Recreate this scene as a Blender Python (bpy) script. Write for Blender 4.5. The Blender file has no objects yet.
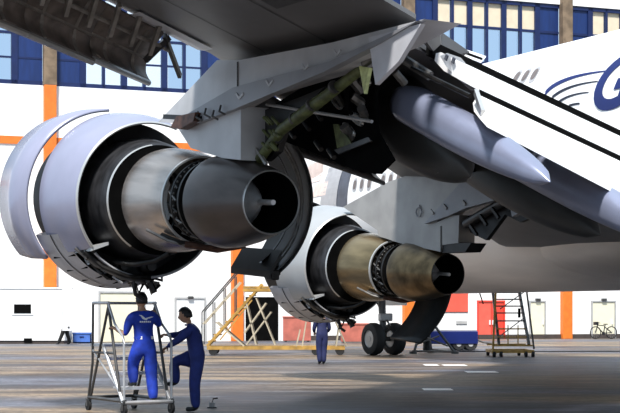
import bpy, bmesh, math, random
from mathutils import Vector, Matrix
R = math.radians
random.seed(7)
scn = bpy.context.scene
col = scn.collection
# ------------------------------------------------------------------ camera
F_PX = 1440.0; EYE = 1.65
cam = bpy.data.cameras.new('camera'); camo = bpy.data.objects.new('camera', cam); col.objects.link(camo)
camo.location = (0, 0, EYE); camo.rotation_euler = (R(90), 0, 0)
cam.sensor_width = 36; cam.lens = F_PX / 620 * 36; cam.shift_y = 105.5 / 620
cam.clip_end = 600; cam.clip_start = .1
scn.camera = camo
# ------------------------------------------------------------------ materials
def mat(name, color, rough=.5, metal=0, var=.12, scale=3.0, stretch=(1, 1, 1), color2=None, spec=.5, bump=0, emit=None):
    m = bpy.data.materials.new(name); m.use_nodes = True
    nt = m.node_tree; b = nt.nodes['Principled BSDF']
    b.inputs['Roughness'].default_value = rough; b.inputs['Metallic'].default_value = metal
    b.inputs['Specular IOR Level'].default_value = spec
    if emit:
        b.inputs['Emission Color'].default_value = (*color, 1); b.inputs['Emission Strength'].default_value = emit
    tc = nt.nodes.new('ShaderNodeTexCoord'); mp = nt.nodes.new('ShaderNodeMapping'); mp.inputs['Scale'].default_value = stretch
    nz = nt.nodes.new('ShaderNodeTexNoise'); nz.inputs['Scale'].default_value = scale; nz.inputs['Detail'].default_value = 6
    rp = nt.nodes.new('ShaderNodeValToRGB')
    c2 = color2 or tuple(c * (1 - var * 2) for c in color)
    rp.color_ramp.elements[0].position = .36; rp.color_ramp.elements[0].color = (*c2, 1)
    rp.color_ramp.elements[1].position = .62; rp.color_ramp.elements[1].color = (*color, 1)
    L = nt.links.new
    L(tc.outputs['Object'], mp.inputs['Vector']); L(mp.outputs['Vector'], nz.inputs['Vector'])
    L(nz.outputs['Fac'], rp.inputs['Fac']); L(rp.outputs['Color'], b.inputs['Base Color'])
    if bump:
        bp = nt.nodes.new('ShaderNodeBump'); bp.inputs['Strength'].default_value = bump; bp.inputs['Distance'].default_value = .02
        L(nz.outputs['Fac'], bp.inputs['Height']); L(bp.outputs['Normal'], b.inputs['Normal'])
    return m
M = {}
M['white'] = mat('white_paint', (.88, .88, .88), .35, var=.02)
M['fuselage'] = mat('fuselage_white', (.9, .9, .9), .3, var=.015, scale=.5)
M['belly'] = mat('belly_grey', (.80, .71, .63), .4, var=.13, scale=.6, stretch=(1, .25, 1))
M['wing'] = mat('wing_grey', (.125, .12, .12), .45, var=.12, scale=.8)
M['wingdark'] = mat('wing_dark_panel', (.06, .058, .06), .5, var=.15, scale=1)
M['flapwhite'] = mat('flap_white', (.9, .9, .91), .35, var=.02, scale=.6)
M['cowl'] = mat('cowl_lavender', (.345, .355, .475), .22, .25, var=.06, scale=1.2)
M['cowlgrey'] = mat('cowl_grey', (.40, .41, .42), .26, .2, var=.05, scale=1.2)
M['lowcowl'] = mat('lower_cowl', (.50, .50, .53), .4, .2, var=.1)
M['dark'] = mat('dark_liner', (.012, .012, .013), .5, .1, var=.3, scale=4)
M['duct'] = mat('duct_metal', (.05, .05, .055), .38, .4, var=.3, scale=3, stretch=(1, 3, 1))
M['black'] = mat('black_and_shade', (.004, .004, .004), .9, var=.2, spec=.05)  # matt black; also stands for deep shade in the doorway and flap slots
M['lip'] = mat('bright_lip', (.62, .62, .61), .3, .6, var=.05)
M['bronze'] = mat('core_titanium', (.56, .49, .44), .27, .85, var=.24, scale=3.5, stretch=(1, .12, 1))
M['gold'] = mat('core_golden', (.47, .34, .18), .26, .9, var=.3, scale=2.2, stretch=(1, .25, 1))
M['sleeve'] = mat('exhaust_soot', (.10, .082, .075), .30, .7, var=.25, scale=2.5, stretch=(1, .3, 1))
M['sleevegold'] = mat('exhaust_golden', (.24, .165, .085), .28, .9, var=.3, scale=2.5)
M['cone'] = mat('cone_steel', (.75, .75, .76), .4, .1, var=.15)
M['pipe'] = mat('pipe_dark', (.025, .023, .022), .4, .6, var=.3, scale=8)
M['pipel'] = mat('pipe_light', (.20, .19, .18), .35, .6, var=.2, scale=8)
M['rust'] = mat('pipe_rust', (.13, .06, .04), .5, .4, var=.3, scale=9)
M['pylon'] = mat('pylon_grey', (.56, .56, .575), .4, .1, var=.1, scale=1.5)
M['strip'] = mat('pylon_panel', (.30, .305, .33), .4, .1, var=.1, scale=1.5)
M['tri'] = mat('fairing_light', (.60, .60, .64), .4, var=.06)
M['green'] = mat('green_primer', (.12, .14, .05), .5, var=.3, scale=9)
M['yellowgreen'] = mat('primer_yellow', (.62, .68, .30), .5, var=.2, scale=9)
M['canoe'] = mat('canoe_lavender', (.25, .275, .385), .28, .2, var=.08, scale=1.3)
M['canoed'] = mat('canoe_dark', (.045, .045, .044), .4, .1, var=.12, scale=2)  # darker grey of the fixed fairings, with their shade put into the colour
M['krug'] = mat('krueger_inside', (.27, .225, .20), .6, .1, var=.3, scale=3)
M['krugrib'] = mat('krueger_rib', (.36, .33, .30), .5, .2, var=.2, scale=5)
M['navy'] = mat('livery_navy', (.008, .018, .13), .3, var=.05)
M['ink'] = mat('livery_black', (.012, .014, .03), .35, var=.05)
M['glassd'] = mat('cabin_glass', (.16, .13, .12), .15, var=.1)
M['frame'] = mat('cabin_window_frame', (.42, .42, .44), .4, var=.05)
M['slate'] = mat('doorway_slate', (.085, .095, .125), .5, var=.15)
M['pink'] = mat('panel_pink', (.82, .66, .60), .5, var=.08)
M['rubber'] = mat('tyre_rubber', (.010, .010, .011), .75, var=.2)
M['hub'] = mat('wheel_hub', (.36, .355, .35), .35, .4, var=.1)
M['wall'] = mat('hangar_wall_white', (.9, .895, .88), .7, var=.012, scale=.3)
M['orange'] = mat('column_orange', (.80, .19, .02), .55, var=.08)
M['concrete'] = mat('column_concrete', (.24, .17, .11), .8, var=.22, scale=2, bump=.2)
M['bluefr'] = mat('window_frame_navy', (.006, .016, .085), .4, var=.1)
M['bluepanel'] = mat('window_panel_blue', (.006, .028, .14), .45, var=.12, scale=.8, stretch=(6, 1, 1))
M['blind'] = mat('roller_blind', (.72, .62, .46), .8, var=.05, scale=2)
M['creamdoor'] = mat('cream_door', (.82, .77, .58), .5, var=.03)
M['reddoor'] = mat('red_door', (.72, .06, .035), .45, var=.06)
M['redlight'] = mat('red_door_leaf', (.80, .12, .08), .45, var=.06)
M['brick'] = mat('red_storage', (.50, .14, .10), .6, var=.15, scale=2)
M['grey'] = mat('trim_grey', (.42, .42, .42), .6, var=.05)
M['skirting'] = mat('skirting_brown', (.06, .045, .04), .7, var=.1)
M['yel'] = mat('stand_yellow', (.52, .30, .07), .5, .1, var=.2, scale=3)
M['cream'] = mat('stand_cream', (.52, .45, .33), .5, .1, var=.15, scale=3)
M['alu'] = mat('ladder_aluminium', (.60, .60, .61), .35, .5, var=.12, scale=4)
M['steel'] = mat('ladder_steel', (.10, .097, .095), .4, .5, var=.2, scale=4)
M['blue'] = mat('coverall_blue', (.008, .045, .46), .75, var=.2, scale=7, bump=.35)
M['navyc'] = mat('coverall_navy', (.014, .030, .20), .75, var=.16, scale=7, bump=.35)
M['navyd'] = mat('coverall_dark', (.012, .018, .085), .75, var=.15, scale=7)
M['skin'] = mat('skin', (.52, .29, .18), .5, var=.06)
M['hair'] = mat('hair_black', (.010, .009, .009), .5, var=.2, scale=20)
M['shoe'] = mat('shoe_black', (.012, .012, .013), .5, var=.1)
M['crate'] = mat('crate_blue', (.07, .17, .55), .5, var=.1)
M['bike'] = mat('bike_black', (.012, .012, .014), .4, var=.1)
M['trouser'] = mat('trouser_black', (.012, .012, .013), .8, var=.1)
def floor_mat():
    m = bpy.data.materials.new('floor_concrete'); m.use_nodes = True
    nt = m.node_tree; b = nt.nodes['Principled BSDF']; L = nt.links.new; N = nt.nodes.new
    tc = N('ShaderNodeTexCoord')
    def noise(scale, st, det=6):
        mp = N('ShaderNodeMapping'); mp.inputs['Scale'].default_value = st; mp.inputs['Rotation'].default_value = (0, 0, R(-6))
        n = N('ShaderNodeTexNoise'); n.inputs['Scale'].default_value = scale; n.inputs['Detail'].default_value = det
        L(tc.outputs['Object'], mp.inputs['Vector']); L(mp.outputs['Vector'], n.inputs['Vector']); return n
    a = noise(.16, (.5, 1.0, 1), 5); s = noise(.55, (.22, 1, 1), 10); g = noise(3.2, (.35, 1, 1), 8); h_ = noise(14, (.5, 1, 1), 3)
    def ramp(n, p0, c0, p1, c1):
        r = N('ShaderNodeValToRGB'); e = r.color_ramp.elements
        e[0].position = p0; e[0].color = (*c0, 1); e[1].position = p1; e[1].color = (*c1, 1); L(n.outputs['Fac'], r.inputs['Fac']); return r
    r1 = ramp(a, .43, (.125, .135, .170), .55, (.25, .19, .13))  # bluish tone puts a sky sheen into the floor colour
    r2 = ramp(s, .41, (.26, .25, .26), .57, (1.08, 1.06, 1.04))  # dark streaks of oil stain that also stand for shadow bands
    r3 = ramp(g, .36, (.55, .55, .56), .62, (1.18, 1.17, 1.15))
    r4 = ramp(h_, .38, (.60, .60, .60), .60, (1.15, 1.15, 1.15)); m0 = N('ShaderNodeMixRGB'); m0.blend_type = 'MULTIPLY'; m0.inputs['Fac'].default_value = 1
    L(r4.outputs['Color'], m0.inputs['Color1']); L(r3.outputs['Color'], m0.inputs['Color2']); r3 = m0
    m1 = N('ShaderNodeMixRGB'); m1.blend_type = 'MULTIPLY'; m1.inputs['Fac'].default_value = 1
    m2 = N('ShaderNodeMixRGB'); m2.blend_type = 'MULTIPLY'; m2.inputs['Fac'].default_value = 1
    L(r1.outputs['Color'], m1.inputs['Color1']); L(r2.outputs['Color'], m1.inputs['Color2'])
    L(m1.outputs['Color'], m2.inputs['Color1']); L(r3.outputs['Color'], m2.inputs['Color2'])
    L(m2.outputs['Color'], b.inputs['Base Color'])
    rr = N('ShaderNodeMapRange'); rr.inputs['To Min'].default_value = .38; rr.inputs['To Max'].default_value = .7
    L(s.outputs['Fac'], rr.inputs['Value']); L(rr.outputs['Result'], b.inputs['Roughness'])
    b.inputs['Specular IOR Level'].default_value = .35
    bp = N('ShaderNodeBump'); bp.inputs['Strength'].default_value = .15; bp.inputs['Distance'].default_value = .02
    L(g.outputs['Fac'], bp.inputs['Height']); L(bp.outputs['Normal'], b.inputs['Normal'])
    return m
M['floor'] = floor_mat()
def glass_mat(name, tint, alpha):
    m = bpy.data.materials.new(name); m.use_nodes = True
    nt = m.node_tree; N = nt.nodes.new; out = nt.nodes['Material Output']; nt.nodes.remove(nt.nodes['Principled BSDF'])
    t = N('ShaderNodeBsdfTransparent'); t.inputs['Color'].default_value = (*tint, 1)
    g = N('ShaderNodeBsdfGlossy'); g.inputs['Roughness'].default_value = .08
    mx = N('ShaderNodeMixShader'); mx.inputs['Fac'].default_value = alpha
    nt.links.new(t.outputs[0], mx.inputs[1]); nt.links.new(g.outputs[0], mx.inputs[2]); nt.links.new(mx.outputs[0], out.inputs['Surface'])
    return m
M['pane'] = glass_mat('window_glass', (.86, .93, 1), .08)
# ------------------------------------------------------------------ mesh helpers
def link(name, me, parent=None):
    o = bpy.data.objects.new(name, me); col.objects.link(o)
    if parent: o.parent = parent
    return o
def frame_of(d):
    d = d.normalized(); up = Vector((0, 0, 1)) if abs(d.z) < .95 else Vector((1, 0, 0))
    x = d.cross(up).normalized(); y = x.cross(d).normalized(); return x, y
class MB:
    def __init__(s): s.bm = bmesh.new()
    def box(s, c, d, rz=0, rx=0, ry=0):
        r = bmesh.ops.create_cube(s.bm, size=1)['verts']
        mt = Matrix.Translation(c) @ Matrix.Rotation(rz, 4, 'Z') @ Matrix.Rotation(ry, 4, 'Y') @ Matrix.Rotation(rx, 4, 'X') @ Matrix.Diagonal((*d, 1))
        bmesh.ops.transform(s.bm, matrix=mt, verts=r); return s
    def tube(s, pts, r, n=8, cap=True):
        pts = [Vector(p) for p in pts]; rings = []
        rr = r if isinstance(r, (list, tuple)) else [r] * len(pts)
        for i, p in enumerate(pts):
            if i == 0: d = pts[1] - p
            elif i == len(pts) - 1: d = p - pts[i - 1]
            else: d = (pts[i + 1] - p).normalized() + (p - pts[i - 1]).normalized()
            x, y = frame_of(d)
            rings.append([s.bm.verts.new(p + (x * math.cos(t) + y * math.sin(t)) * rr[i]) for t in [2 * math.pi * k / n for k in range(n)]])
        for a, b in zip(rings, rings[1:]):
            for k in range(n): s.bm.faces.new((a[k], a[(k + 1) % n], b[(k + 1) % n], b[k]))
        if cap:
            s.bm.faces.new(rings[0][::-1]); s.bm.faces.new(rings[-1])
        return s
    def bar(s, p, q, w=.05, h=.05):
        p = Vector(p); q = Vector(q); d = q - p; x, y = frame_of(d)
        v = []
        for o in (p, q):
            v.append([s.bm.verts.new(o + x * i * w / 2 + y * j * h / 2) for i, j in ((-1, -1), (1, -1), (1, 1), (-1, 1))])
        for k in range(4): s.bm.faces.new((v[0][k], v[0][(k + 1) % 4], v[1][(k + 1) % 4], v[1][k]))
        s.bm.faces.new(v[0][::-1]); s.bm.faces.new(v[1]); return s
    def rings(s, rings, closed=True, capa=False, capb=False):
        V = [[s.bm.verts.new(p) for p in r] for r in rings]
        n = len(V[0])
        for a, b in zip(V, V[1:]):
            for k in range(n if closed else n - 1):
                s.bm.faces.new((a[k], a[(k + 1) % n], b[(k + 1) % n], b[k]))
        if capa: s.bm.faces.new(V[0][::-1])
        if capb: s.bm.faces.new(V[-1])
        return s
    # profile of (forward, radius) turned about the local forward axis, angle 0 = starboard, 90 = up
    def lathe(s, prof, a0=0, a1=360, n=64, c=(0, 0)):
        full = abs(a1 - a0) >= 360
        k = n if full else n + 1
        ang = [R(a0 + (a1 - a0) * i / n) for i in range(k)]
        return s.rings([[(c[0] + r * math.cos(t), f, c[1] + r * math.sin(t)) for t in ang] for f, r in prof], closed=full)
    # polygon in (a,z) pulled out between two s values
    def prism(s, poly, s0, s1):
        A = [s.bm.verts.new((s0, a, z)) for a, z in poly]; B = [s.bm.verts.new((s1, a, z)) for a, z in poly]
        n = len(poly)
        for k in range(n): s.bm.faces.new((A[k], A[(k + 1) % n], B[(k + 1) % n], B[k]))
        s.bm.faces.new(A[::-1]); s.bm.faces.new(B); return s
    def quad_slab(s, pts, t):       # four corners + thickness vector
        t = Vector(t); P = [Vector(p) for p in pts]
        A = [s.bm.verts.new(p) for p in P]; B = [s.bm.verts.new(p + t) for p in P]; n = len(P)
        for k in range(n): s.bm.faces.new((A[k], A[(k + 1) % n], B[(k + 1) % n], B[k]))
        s.bm.faces.new(A[::-1]); s.bm.faces.new(B); return s
    def ball(s, c, r, u=14, v=10):
        vs = bmesh.ops.create_uvsphere(s.bm, u_segments=u, v_segments=v, radius=1)['verts']
        rr = r if isinstance(r, (list, tuple)) else (r, r, r)
        bmesh.ops.transform(s.bm, matrix=Matrix.Translation(c) @ Matrix.Diagonal((*rr, 1)), verts=vs); return s
    def build(s, name, m, parent=None, smooth=False, bevel=0, recalc=True):
        if recalc: bmesh.ops.recalc_face_normals(s.bm, faces=s.bm.faces)
        me = bpy.data.meshes.new(name); s.bm.to_mesh(me); s.bm.free()
        me.materials.append(m)
        if smooth:
            for p in me.polygons: p.use_smooth = True
            try: me.set_sharp_from_angle(angle=R(38))
            except Exception: pass
        o = link(name, me, parent)
        if bevel:
            bv = o.modifiers.new('bevel', 'BEVEL'); bv.width = bevel; bv.segments = 2; bv.limit_method = 'ANGLE'
        return o
def empty(name, loc=(0, 0, 0), rz=0, parent=None):
    o = bpy.data.objects.new(name, None); col.objects.link(o); o.location = loc; o.rotation_euler = (0, 0, rz)
    o.empty_display_size = .3
    if parent: o.parent = parent
    return o
def tag(o, label=None, cat=None, group=None, kind=None):
    if label: o['label'] = label
    if cat: o['category'] = cat
    if group: o['group'] = group
    if kind: o['kind'] = kind
    return o
def struct(o): o['kind'] = 'structure'; return o
def copy_tree(o, parent=None):
    c = o.copy(); col.objects.link(c); c.parent = parent
    for ch in list(o.children): copy_tree(ch, c)
    return c
# ------------------------------------------------------------------ placing frame: airliner
PSI = R(29.5); CS, SN = math.cos(PSI), math.sin(PSI); OX, OD = -2.15, 22.2
SC = -(OX * CS + OD * SN); AC = -(-OX * SN + OD * CS)
def at_s(x, y, s):       # photo ray met with the plane at starboard offset s
    u = (x - 310) / F_PX; v = (312 - y) / F_PX
    D = (s - SC) / (u * CS + SN)
    return AC + (-u * SN + CS) * D, EYE + v * D
def on_ground(x, y):
    D = F_PX * EYE / (y - 312); return (x - 310) / F_PX * D, D
# ------------------------------------------------------------------ setting
fl = MB().box((0, 60, -.1), (260, 260, .2)).build('floor', M['floor']); struct(fl)
BETA = math.atan(.36); W0 = 83.4
def wx(x):               # distance along the back wall for a photo column
    u = (x - 310) / F_PX; return u * W0 / (1 - .36 * u) * math.sqrt(1 + .36 ** 2)
def wz(x, y):
    u = (x - 310) / F_PX; return EYE + (312 - y) / F_PX * W0 / (1 - .36 * u)
def wobj(o): o.location = (0, W0, 0); o.rotation_euler = (0, 0, BETA); return o
SILL, HEAD, TOP = 13.95, 20.65, 24
cols_w = [-25.65, -15.06, -4.46, 6.14, 16.76, 27.4]
w = MB(); w.box((0, .25, SILL / 2), (90, .5, SILL)); w.box((0, .25, (HEAD + TOP) / 2), (90, .5, TOP - HEAD))
struct(wobj(w.build('wall_back', M['wall'])))
band = MB().box((0, -.03, wz(290, 151)), (90, .08, .42)).build('trim_1', M['orange']); struct(wobj(band))
n = 2
for cw in cols_w:
    o = MB().box((cw, -.12, SILL / 2), (.66, .5, SILL)).build('trim_%d' % n, M['orange'], bevel=.02); struct(wobj(o)); n += 1
    o = MB().box((cw, -.12, (SILL + TOP) / 2), (.70, .5, TOP - SILL)).build('trim_%d' % n, M['concrete'], bevel=.02); struct(wobj(o)); n += 1
sk = MB().box((22, -.06, .14), (46, .1, .28)).build('baseboard_back', M['skirting']); struct(wobj(sk))
wn = 1
for i in range(len(cols_w) - 1):
    x0, x1 = cols_w[i] + .36, cols_w[i + 1] - .36
    root = wobj(empty('window_%d' % wn)); struct(root); wn += 1
    fr = MB(); pane = MB()
    H = HEAD - SILL; W = x1 - x0; nb = 6
    fr.box(((x0 + x1) / 2, .2, SILL + .12), (W, .25, .24)); fr.box(((x0 + x1) / 2, .2, HEAD - .12), (W, .25, .24))
    fr.box(((x0 + x1) / 2, .2, SILL + H * .42), (W, .16, .14)); fr.box(((x0 + x1) / 2, .2, SILL + H * .22), (W, .10, .10))
    fr.box(((x0 + x1) / 2, .2, SILL + H * .74), (W, .16, .14))
    sp = 1.5
    for k in range(nb + 1):
        xx = x0 + sp + (W - 2 * sp) * k / nb
        fr.box((xx, .2, (SILL + HEAD) / 2), (.34 if k % 2 == 0 else .16, .25, H))
    fr.build('window_frame', M['bluefr'], root)
    pn = MB()
    for xx in (x0 + sp / 2, x1 - sp / 2): pn.box((xx, .22, (SILL + HEAD) / 2), (sp, .1, H))
    pn.build('side_panel', M['bluepanel'], root)
    pane.box(((x0 + x1) / 2, .3, (SILL + HEAD) / 2), (W - 2 * sp, .02, H)).build('pane', M['pane'], root)
    for k in range(nb):
        xa = x0 + sp + (W - 2 * sp) * (k + .5) / nb; ww = (W - 2 * sp) / nb - .28
        if i in (1, 2) : continue
        MB().box((xa, .24, HEAD - .24 - .62), (ww, .03, 1.55)).build('blind', M['blind'], root)
# buildings seen through the glass beyond
ob = MB().box((-3.6, 40, 14), (9, 6, 28)).build('building', M['wall']); wobj(ob)
tag(ob, 'white building outside, seen through the window right of the left column', 'building')
ob = MB().box((31, 40, 10.8), (26, 6, 21.6)).build('building', M['grey']); wobj(ob)
tag(ob, 'grey building outside, seen through the right-hand windows', 'building')
# doors and wall items : (x0,x1,top,bottom)
def wall_door(num, x0, x1, yt, m, leaves=1, frame=M['grey'], handle=True):
    a, b = wx(x0), wx(x1); h = wz((x0 + x1) / 2, yt)
    root = wobj(empty('door_%d' % num)); struct(root)
    f = MB(); f.box((a - .05, -.05, h / 2), (.1, .12, h)); f.box((b + .05, -.05, h / 2), (.1, .12, h)); f.box(((a + b) / 2, -.05, h + .05), (b - a + .2, .12, .1))
    f.build('door_frame', frame, root)
    for k in range(leaves):
        wdt = (b - a) / leaves; xc = a + wdt * (k + .5)
        lf = MB().box((xc, -.03, h / 2), (wdt - .02, .06, h - .02)).build('door_leaf', m if k == leaves - 1 else M['redlight'], root)
        if handle: MB().box((xc + (wdt * .38 if k == 0 else -wdt * .38), -.1, 1.02), (.06, .08, .28)).build('door_handle', M['white'], lf)
    return root
wall_door(1, 478, 503, 302, M['reddoor'], 2, M['reddoor'])
wall_door(2, 530, 544, 302, M['creamdoor'])
wall_door(3, 592, 614, 302, M['creamdoor'])
wall_door(4, 176, 204, 299, M['wall'], 1)
wall_door(5, 100, 143, 293, M['creamdoor'], 1)
wall_door(6, 245, 278, 297, M['black'], 1, M['white'], False)  # black leaf stands for the shade inside an open doorway
for x, y in ((537, 299.5), (603, 299.5), (190, 297.5)):
    o = MB().box((wx(x), -.13, wz(x, y)), (.32, .2, .14)).build('door_lamp', M['steel'], bevel=.02); wobj(o)
    tag(o, {537: 'small dark bulkhead lamp over the narrow cream door', 603: 'small dark bulkhead lamp over the cream door behind the bicycle', 190: 'small dark bulkhead lamp over the white door left of the yellow dock'}[x], 'lamp')
# ------------------------------------------------------------------ airliner
jet = empty('airliner', (OX, OD, 0), PSI)
tag(jet, 'white wide-body airliner with navy lettering and its engine cowls swung open', 'airplane')
CEN = 20.6
def sec_scale(a):
    if a > 22:
        t = min(1, (a - 22) / 12.2); return max(.02, (1 - t ** 2.0)) ** .68
    if a < -14:
        return max(.15, 1 - (-14 - a) / 30)
    return 1
def hump(a):             # centre height and radius of the upper lobe
    if a > 6: return 7.25, 2.85
    t = max(0, min(1, (a + 8) / 14)); t = t * t * (3 - 2 * t)
    return 5.9 + 1.35 * t, 2.85
def fus_r(a, t):
    s = sec_scale(a); O = Vector((0, 5.9)); d = Vector((math.cos(t), math.sin(t))); best = 0
    hz, hr = hump(a)
    for cz, r in ((5.55, 3.25), (hz, hr)):
        c = Vector((0, cz)) - O; b = d.dot(c); q = b * b - c.dot(c) + r * r
        if q > 0: best = max(best, b + math.sqrt(q))
    return best * s
def fus_pt(a, t, off=0):
    r = fus_r(a, t) + off; drop = (1 - sec_scale(a)) * 1.7
    return Vector((CEN + r * math.cos(t), a, 5.9 - drop + r * math.sin(t)))
def port_pt(a, z, off=.012):      # point on the port flank at height z
    lo, hi = R(100), R(260)
    for _ in range(40):
        m_ = (lo + hi) / 2
        if fus_pt(a, m_).z > z: lo = m_
        else: hi = m_
    return fus_pt(a, (lo + hi) / 2, off)
sa = [-26 + i for i in range(0, 49)] + [22.5 + .5 * i for i in range(1, 24)] + [34.1]
f = MB(); f.rings([[fus_pt(a, 2 * math.pi * k / 72) for k in range(72)] for a in sa], capa=True, capb=True)
fus = f.build('fuselage', M['fuselage'], jet, smooth=True)
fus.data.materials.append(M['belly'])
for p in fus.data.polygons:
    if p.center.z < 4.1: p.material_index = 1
def ray_port(x, y):              # photo point -> (a, z) on the port flank
    s = CEN - 3.1
    for _ in range(12):
        a, z = at_s(x, y, s); s = port_pt(min(a, 33), max(2.4, min(z, 9.8)), 0).x
    return a, z
def flank_patch(name, poly_fn, m, parent, nu, nv, off):
    b = MB(); b.rings([[port_pt(*poly_fn(i / nu, j / nv), off) for j in range(nv + 1)] for i in range(nu + 1)], closed=False)
    return b.build(name, m, parent)
def oval_window(a, z, w=.25, h=.40):
    def ov(k, off, nm, m, par):
        b = MB(); pts = []
        for i in range(18):
            t = 2 * math.pi * i / 18; cx, cy = math.cos(t), math.sin(t)
            pts.append(port_pt(a + k * w / 2 * math.copysign(abs(cx) ** .7, cx), z + k * h / 2 * math.copysign(abs(cy) ** .7, cy), off))
        b.bm.faces.new([b.bm.verts.new(p) for p in pts]); return b.build(nm, m, par)
    fr = ov(1.25, .012, 'window_frame', M['frame'], fus)
    g = ov(.82, .02, 'cabin_window', M['glassd'], fus)
for x in (383.3, 390.8, 398.7, 406.5, 414, 421.5, 355, 362, 369.5): oval_window(*ray_port(x, 179.2 - (x - 391) * .115 + (1.5 if x < 375 else 0)))
for x, y in ((516.5, 77.5), (525.5, 76), (534.5, 74.5)): oval_window(*ray_port(x, y), .27, .42)
# open cabin doorway and service panel on the forward fuselage
def rect_px(x0, y0, x1, y1, name, m, off):
    a0, z0 = ray_port(x0, y0); a1, z1 = ray_port(x1, y1)
    return flank_patch(name, lambda u, v: (a0 + (a1 - a0) * u, z0 + (z1 - z0) * v), m, fus, 4, 8, off)
rect_px(337.5, 170, 347.5, 209, 'cabin_doorway', M['slate'], .015)  # slate patch stands for the shaded interior behind the open door
rect_px(334, 168, 337, 209, 'door_post', M['frame'], .03)
rect_px(309, 165, 320, 181, 'service_panel', M['pink'], .015)
rect_px(316, 184, 326, 195, 'service_panel', M['pink'], .015)
rect_px(329, 168, 330.2, 206, 'door_seam', M['frame'], .015)
# livery stripes
def swoosh(pts, w0, w1, m):
    P = [ray_port(*p) for p in pts]
    N_ = 16
    def q(u):
        (a0, z0), (a1, z1), (a2, z2) = P
        return ((1 - u) ** 2 * a0 + 2 * u * (1 - u) * a1 + u * u * a2, (1 - u) ** 2 * z0 + 2 * u * (1 - u) * z1 + u * u * z2)
    def fn(u, v):
        a, z = q(u); w_ = w0 + (w1 - w0) * u; return a, z + (v - .5) * w_
    flank_patch('livery_stripe', fn, m, fus, N_, 2, .014)
swoosh([(545, 94), (560, 76), (608, 71)], .20, .03, M['navy'])
swoosh([(552, 98), (566, 85), (598, 81.5)], .12, .03, M['ink'])
swoosh([(559, 102), (570, 94), (589, 92.5)], .09, .03, M['ink'])
swoosh([(569, 106), (575, 103.8), (580, 103.8)], .07, .05, M['ink'])
# airline title
fc = bpy.data.curves.new('title', 'FONT'); fc.body = 'Garuda'; fc.size = 2.2; fc.shear = .35; fc.offset = .06; fc.resolution_u = 6
fo = bpy.data.objects.new('title_tmp', fc); col.objects.link(fo)
bpy.context.view_layer.update()
me = bpy.data.meshes.new_from_object(fo.evaluated_get(bpy.context.evaluated_depsgraph_get()))
bpy.data.objects.remove(fo)
bm = bmesh.new(); bm.from_mesh(me)
bmesh.ops.triangulate(bm, faces=bm.faces)
for _ in range(3):
    lg = [e for e in bm.edges if e.calc_length() > .16]
    if lg: bmesh.ops.subdivide_edges(bm, edges=lg, cuts=1); bmesh.ops.triangulate(bm, faces=bm.faces)
ta, tz = ray_port(587, 112)
for v in bm.verts: v.co = port_pt(ta - v.co.x * .98, tz + v.co.y * .98, .022)
bmesh.ops.recalc_face_normals(bm, faces=bm.faces)
me2 = bpy.data.meshes.new('airline_title'); bm.to_mesh(me2); bm.free(); me2.materials.append(M['navy'])
link('airline_title', me2, fus)
# wing : stations (s, LE a, TE a, LE z, TE z)
ST = [(-9.3, -8.9, -12.2, 5.95, 5.75), (-4, -4.6, -9.1, 5.72, 5.36), (.1, -1.35, -6.65, 5.42, 5.0), (.8, -.7, -5.5, 5.35, 4.93), (2.2, .65, -4.85, 5.23, 4.80), (4.4, 2.7, -3.75, 5.05, 4.58), (8.8, 6.9, -1.6, 4.68, 4.15), (17.6, 14.9, -2.2, 3.68, 3.25), (20.6, 17, -2.2, 3.45, 3.1)]
def wing_low(s, c):               # lower surface at chord fraction c
    for p, q in zip(ST, ST[1:]):
        if p[0] <= s <= q[0]:
            t = (s - p[0]) / (q[0] - p[0]); la, ta_, lz, tz_ = [p[i] + (q[i] - p[i]) * t for i in range(1, 5)]
            return Vector((s, la + (ta_ - la) * c, lz + (tz_ - lz) * c - .10 * math.sin(math.pi * c)))
prof = [0, .03, .1, .25, .4, .6, .8, 1]
def wing_sec(s):
    low = [wing_low(s, c) for c in prof]; ch = abs(low[0].y - low[-1].y)
    th = [0, .035, .07, .10, .105, .08, .045, .006]
    up = [Vector((p.x, p.y + (.0 if c > .01 else .12), p.z + t * ch * (.35 if s > .3 else .8) + .03)) for p, t, c in zip(low, th, prof)]
    return low + up[::-1]
wsx = [-9.3, -7, -5, -4, -2, 0.1, .8, 2.2, 4.4, 6.6, 8.8, 12, 15, 17.6, 20.6]
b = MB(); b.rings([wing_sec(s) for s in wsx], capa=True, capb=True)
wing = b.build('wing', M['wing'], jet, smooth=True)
# panel lines under the wing
for c in (.30, .62):
    b = MB(); b.rings([[wing_low(s, c) + Vector((0, .012, -.006)), wing_low(s, c) + Vector((0, -.012, -.006))] for s in [-9 + .5 * i for i in range(48)]], closed=False)
    b.build('panel_seam', M['wingdark'], wing)
b = MB(); b.rings([[wing_low(s, .66) + Vector((0, 0, -.012)), wing_low(s, .8) + Vector((0, 0, -.012)), wing_low(s, .93) + Vector((0, 0, -.012))] for s in (-4.0, -3, -2, -1.2)], closed=False)
b.build('access_panel', M['wingdark'], wing)
# leading edge skin strip (pale) left of the engine strut
b = MB(); b.rings([[wing_low(s, 0) + Vector((0, .10, -.02)), wing_low(s, .03) + Vector((0, 0, -.05)), wing_low(s, .075) + Vector((0, 0, -.03))] for s in [-1.9, -1.2, -.6, -.25]], closed=False)
b.build('leading_edge_skin', M['tri'], wing)
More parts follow.
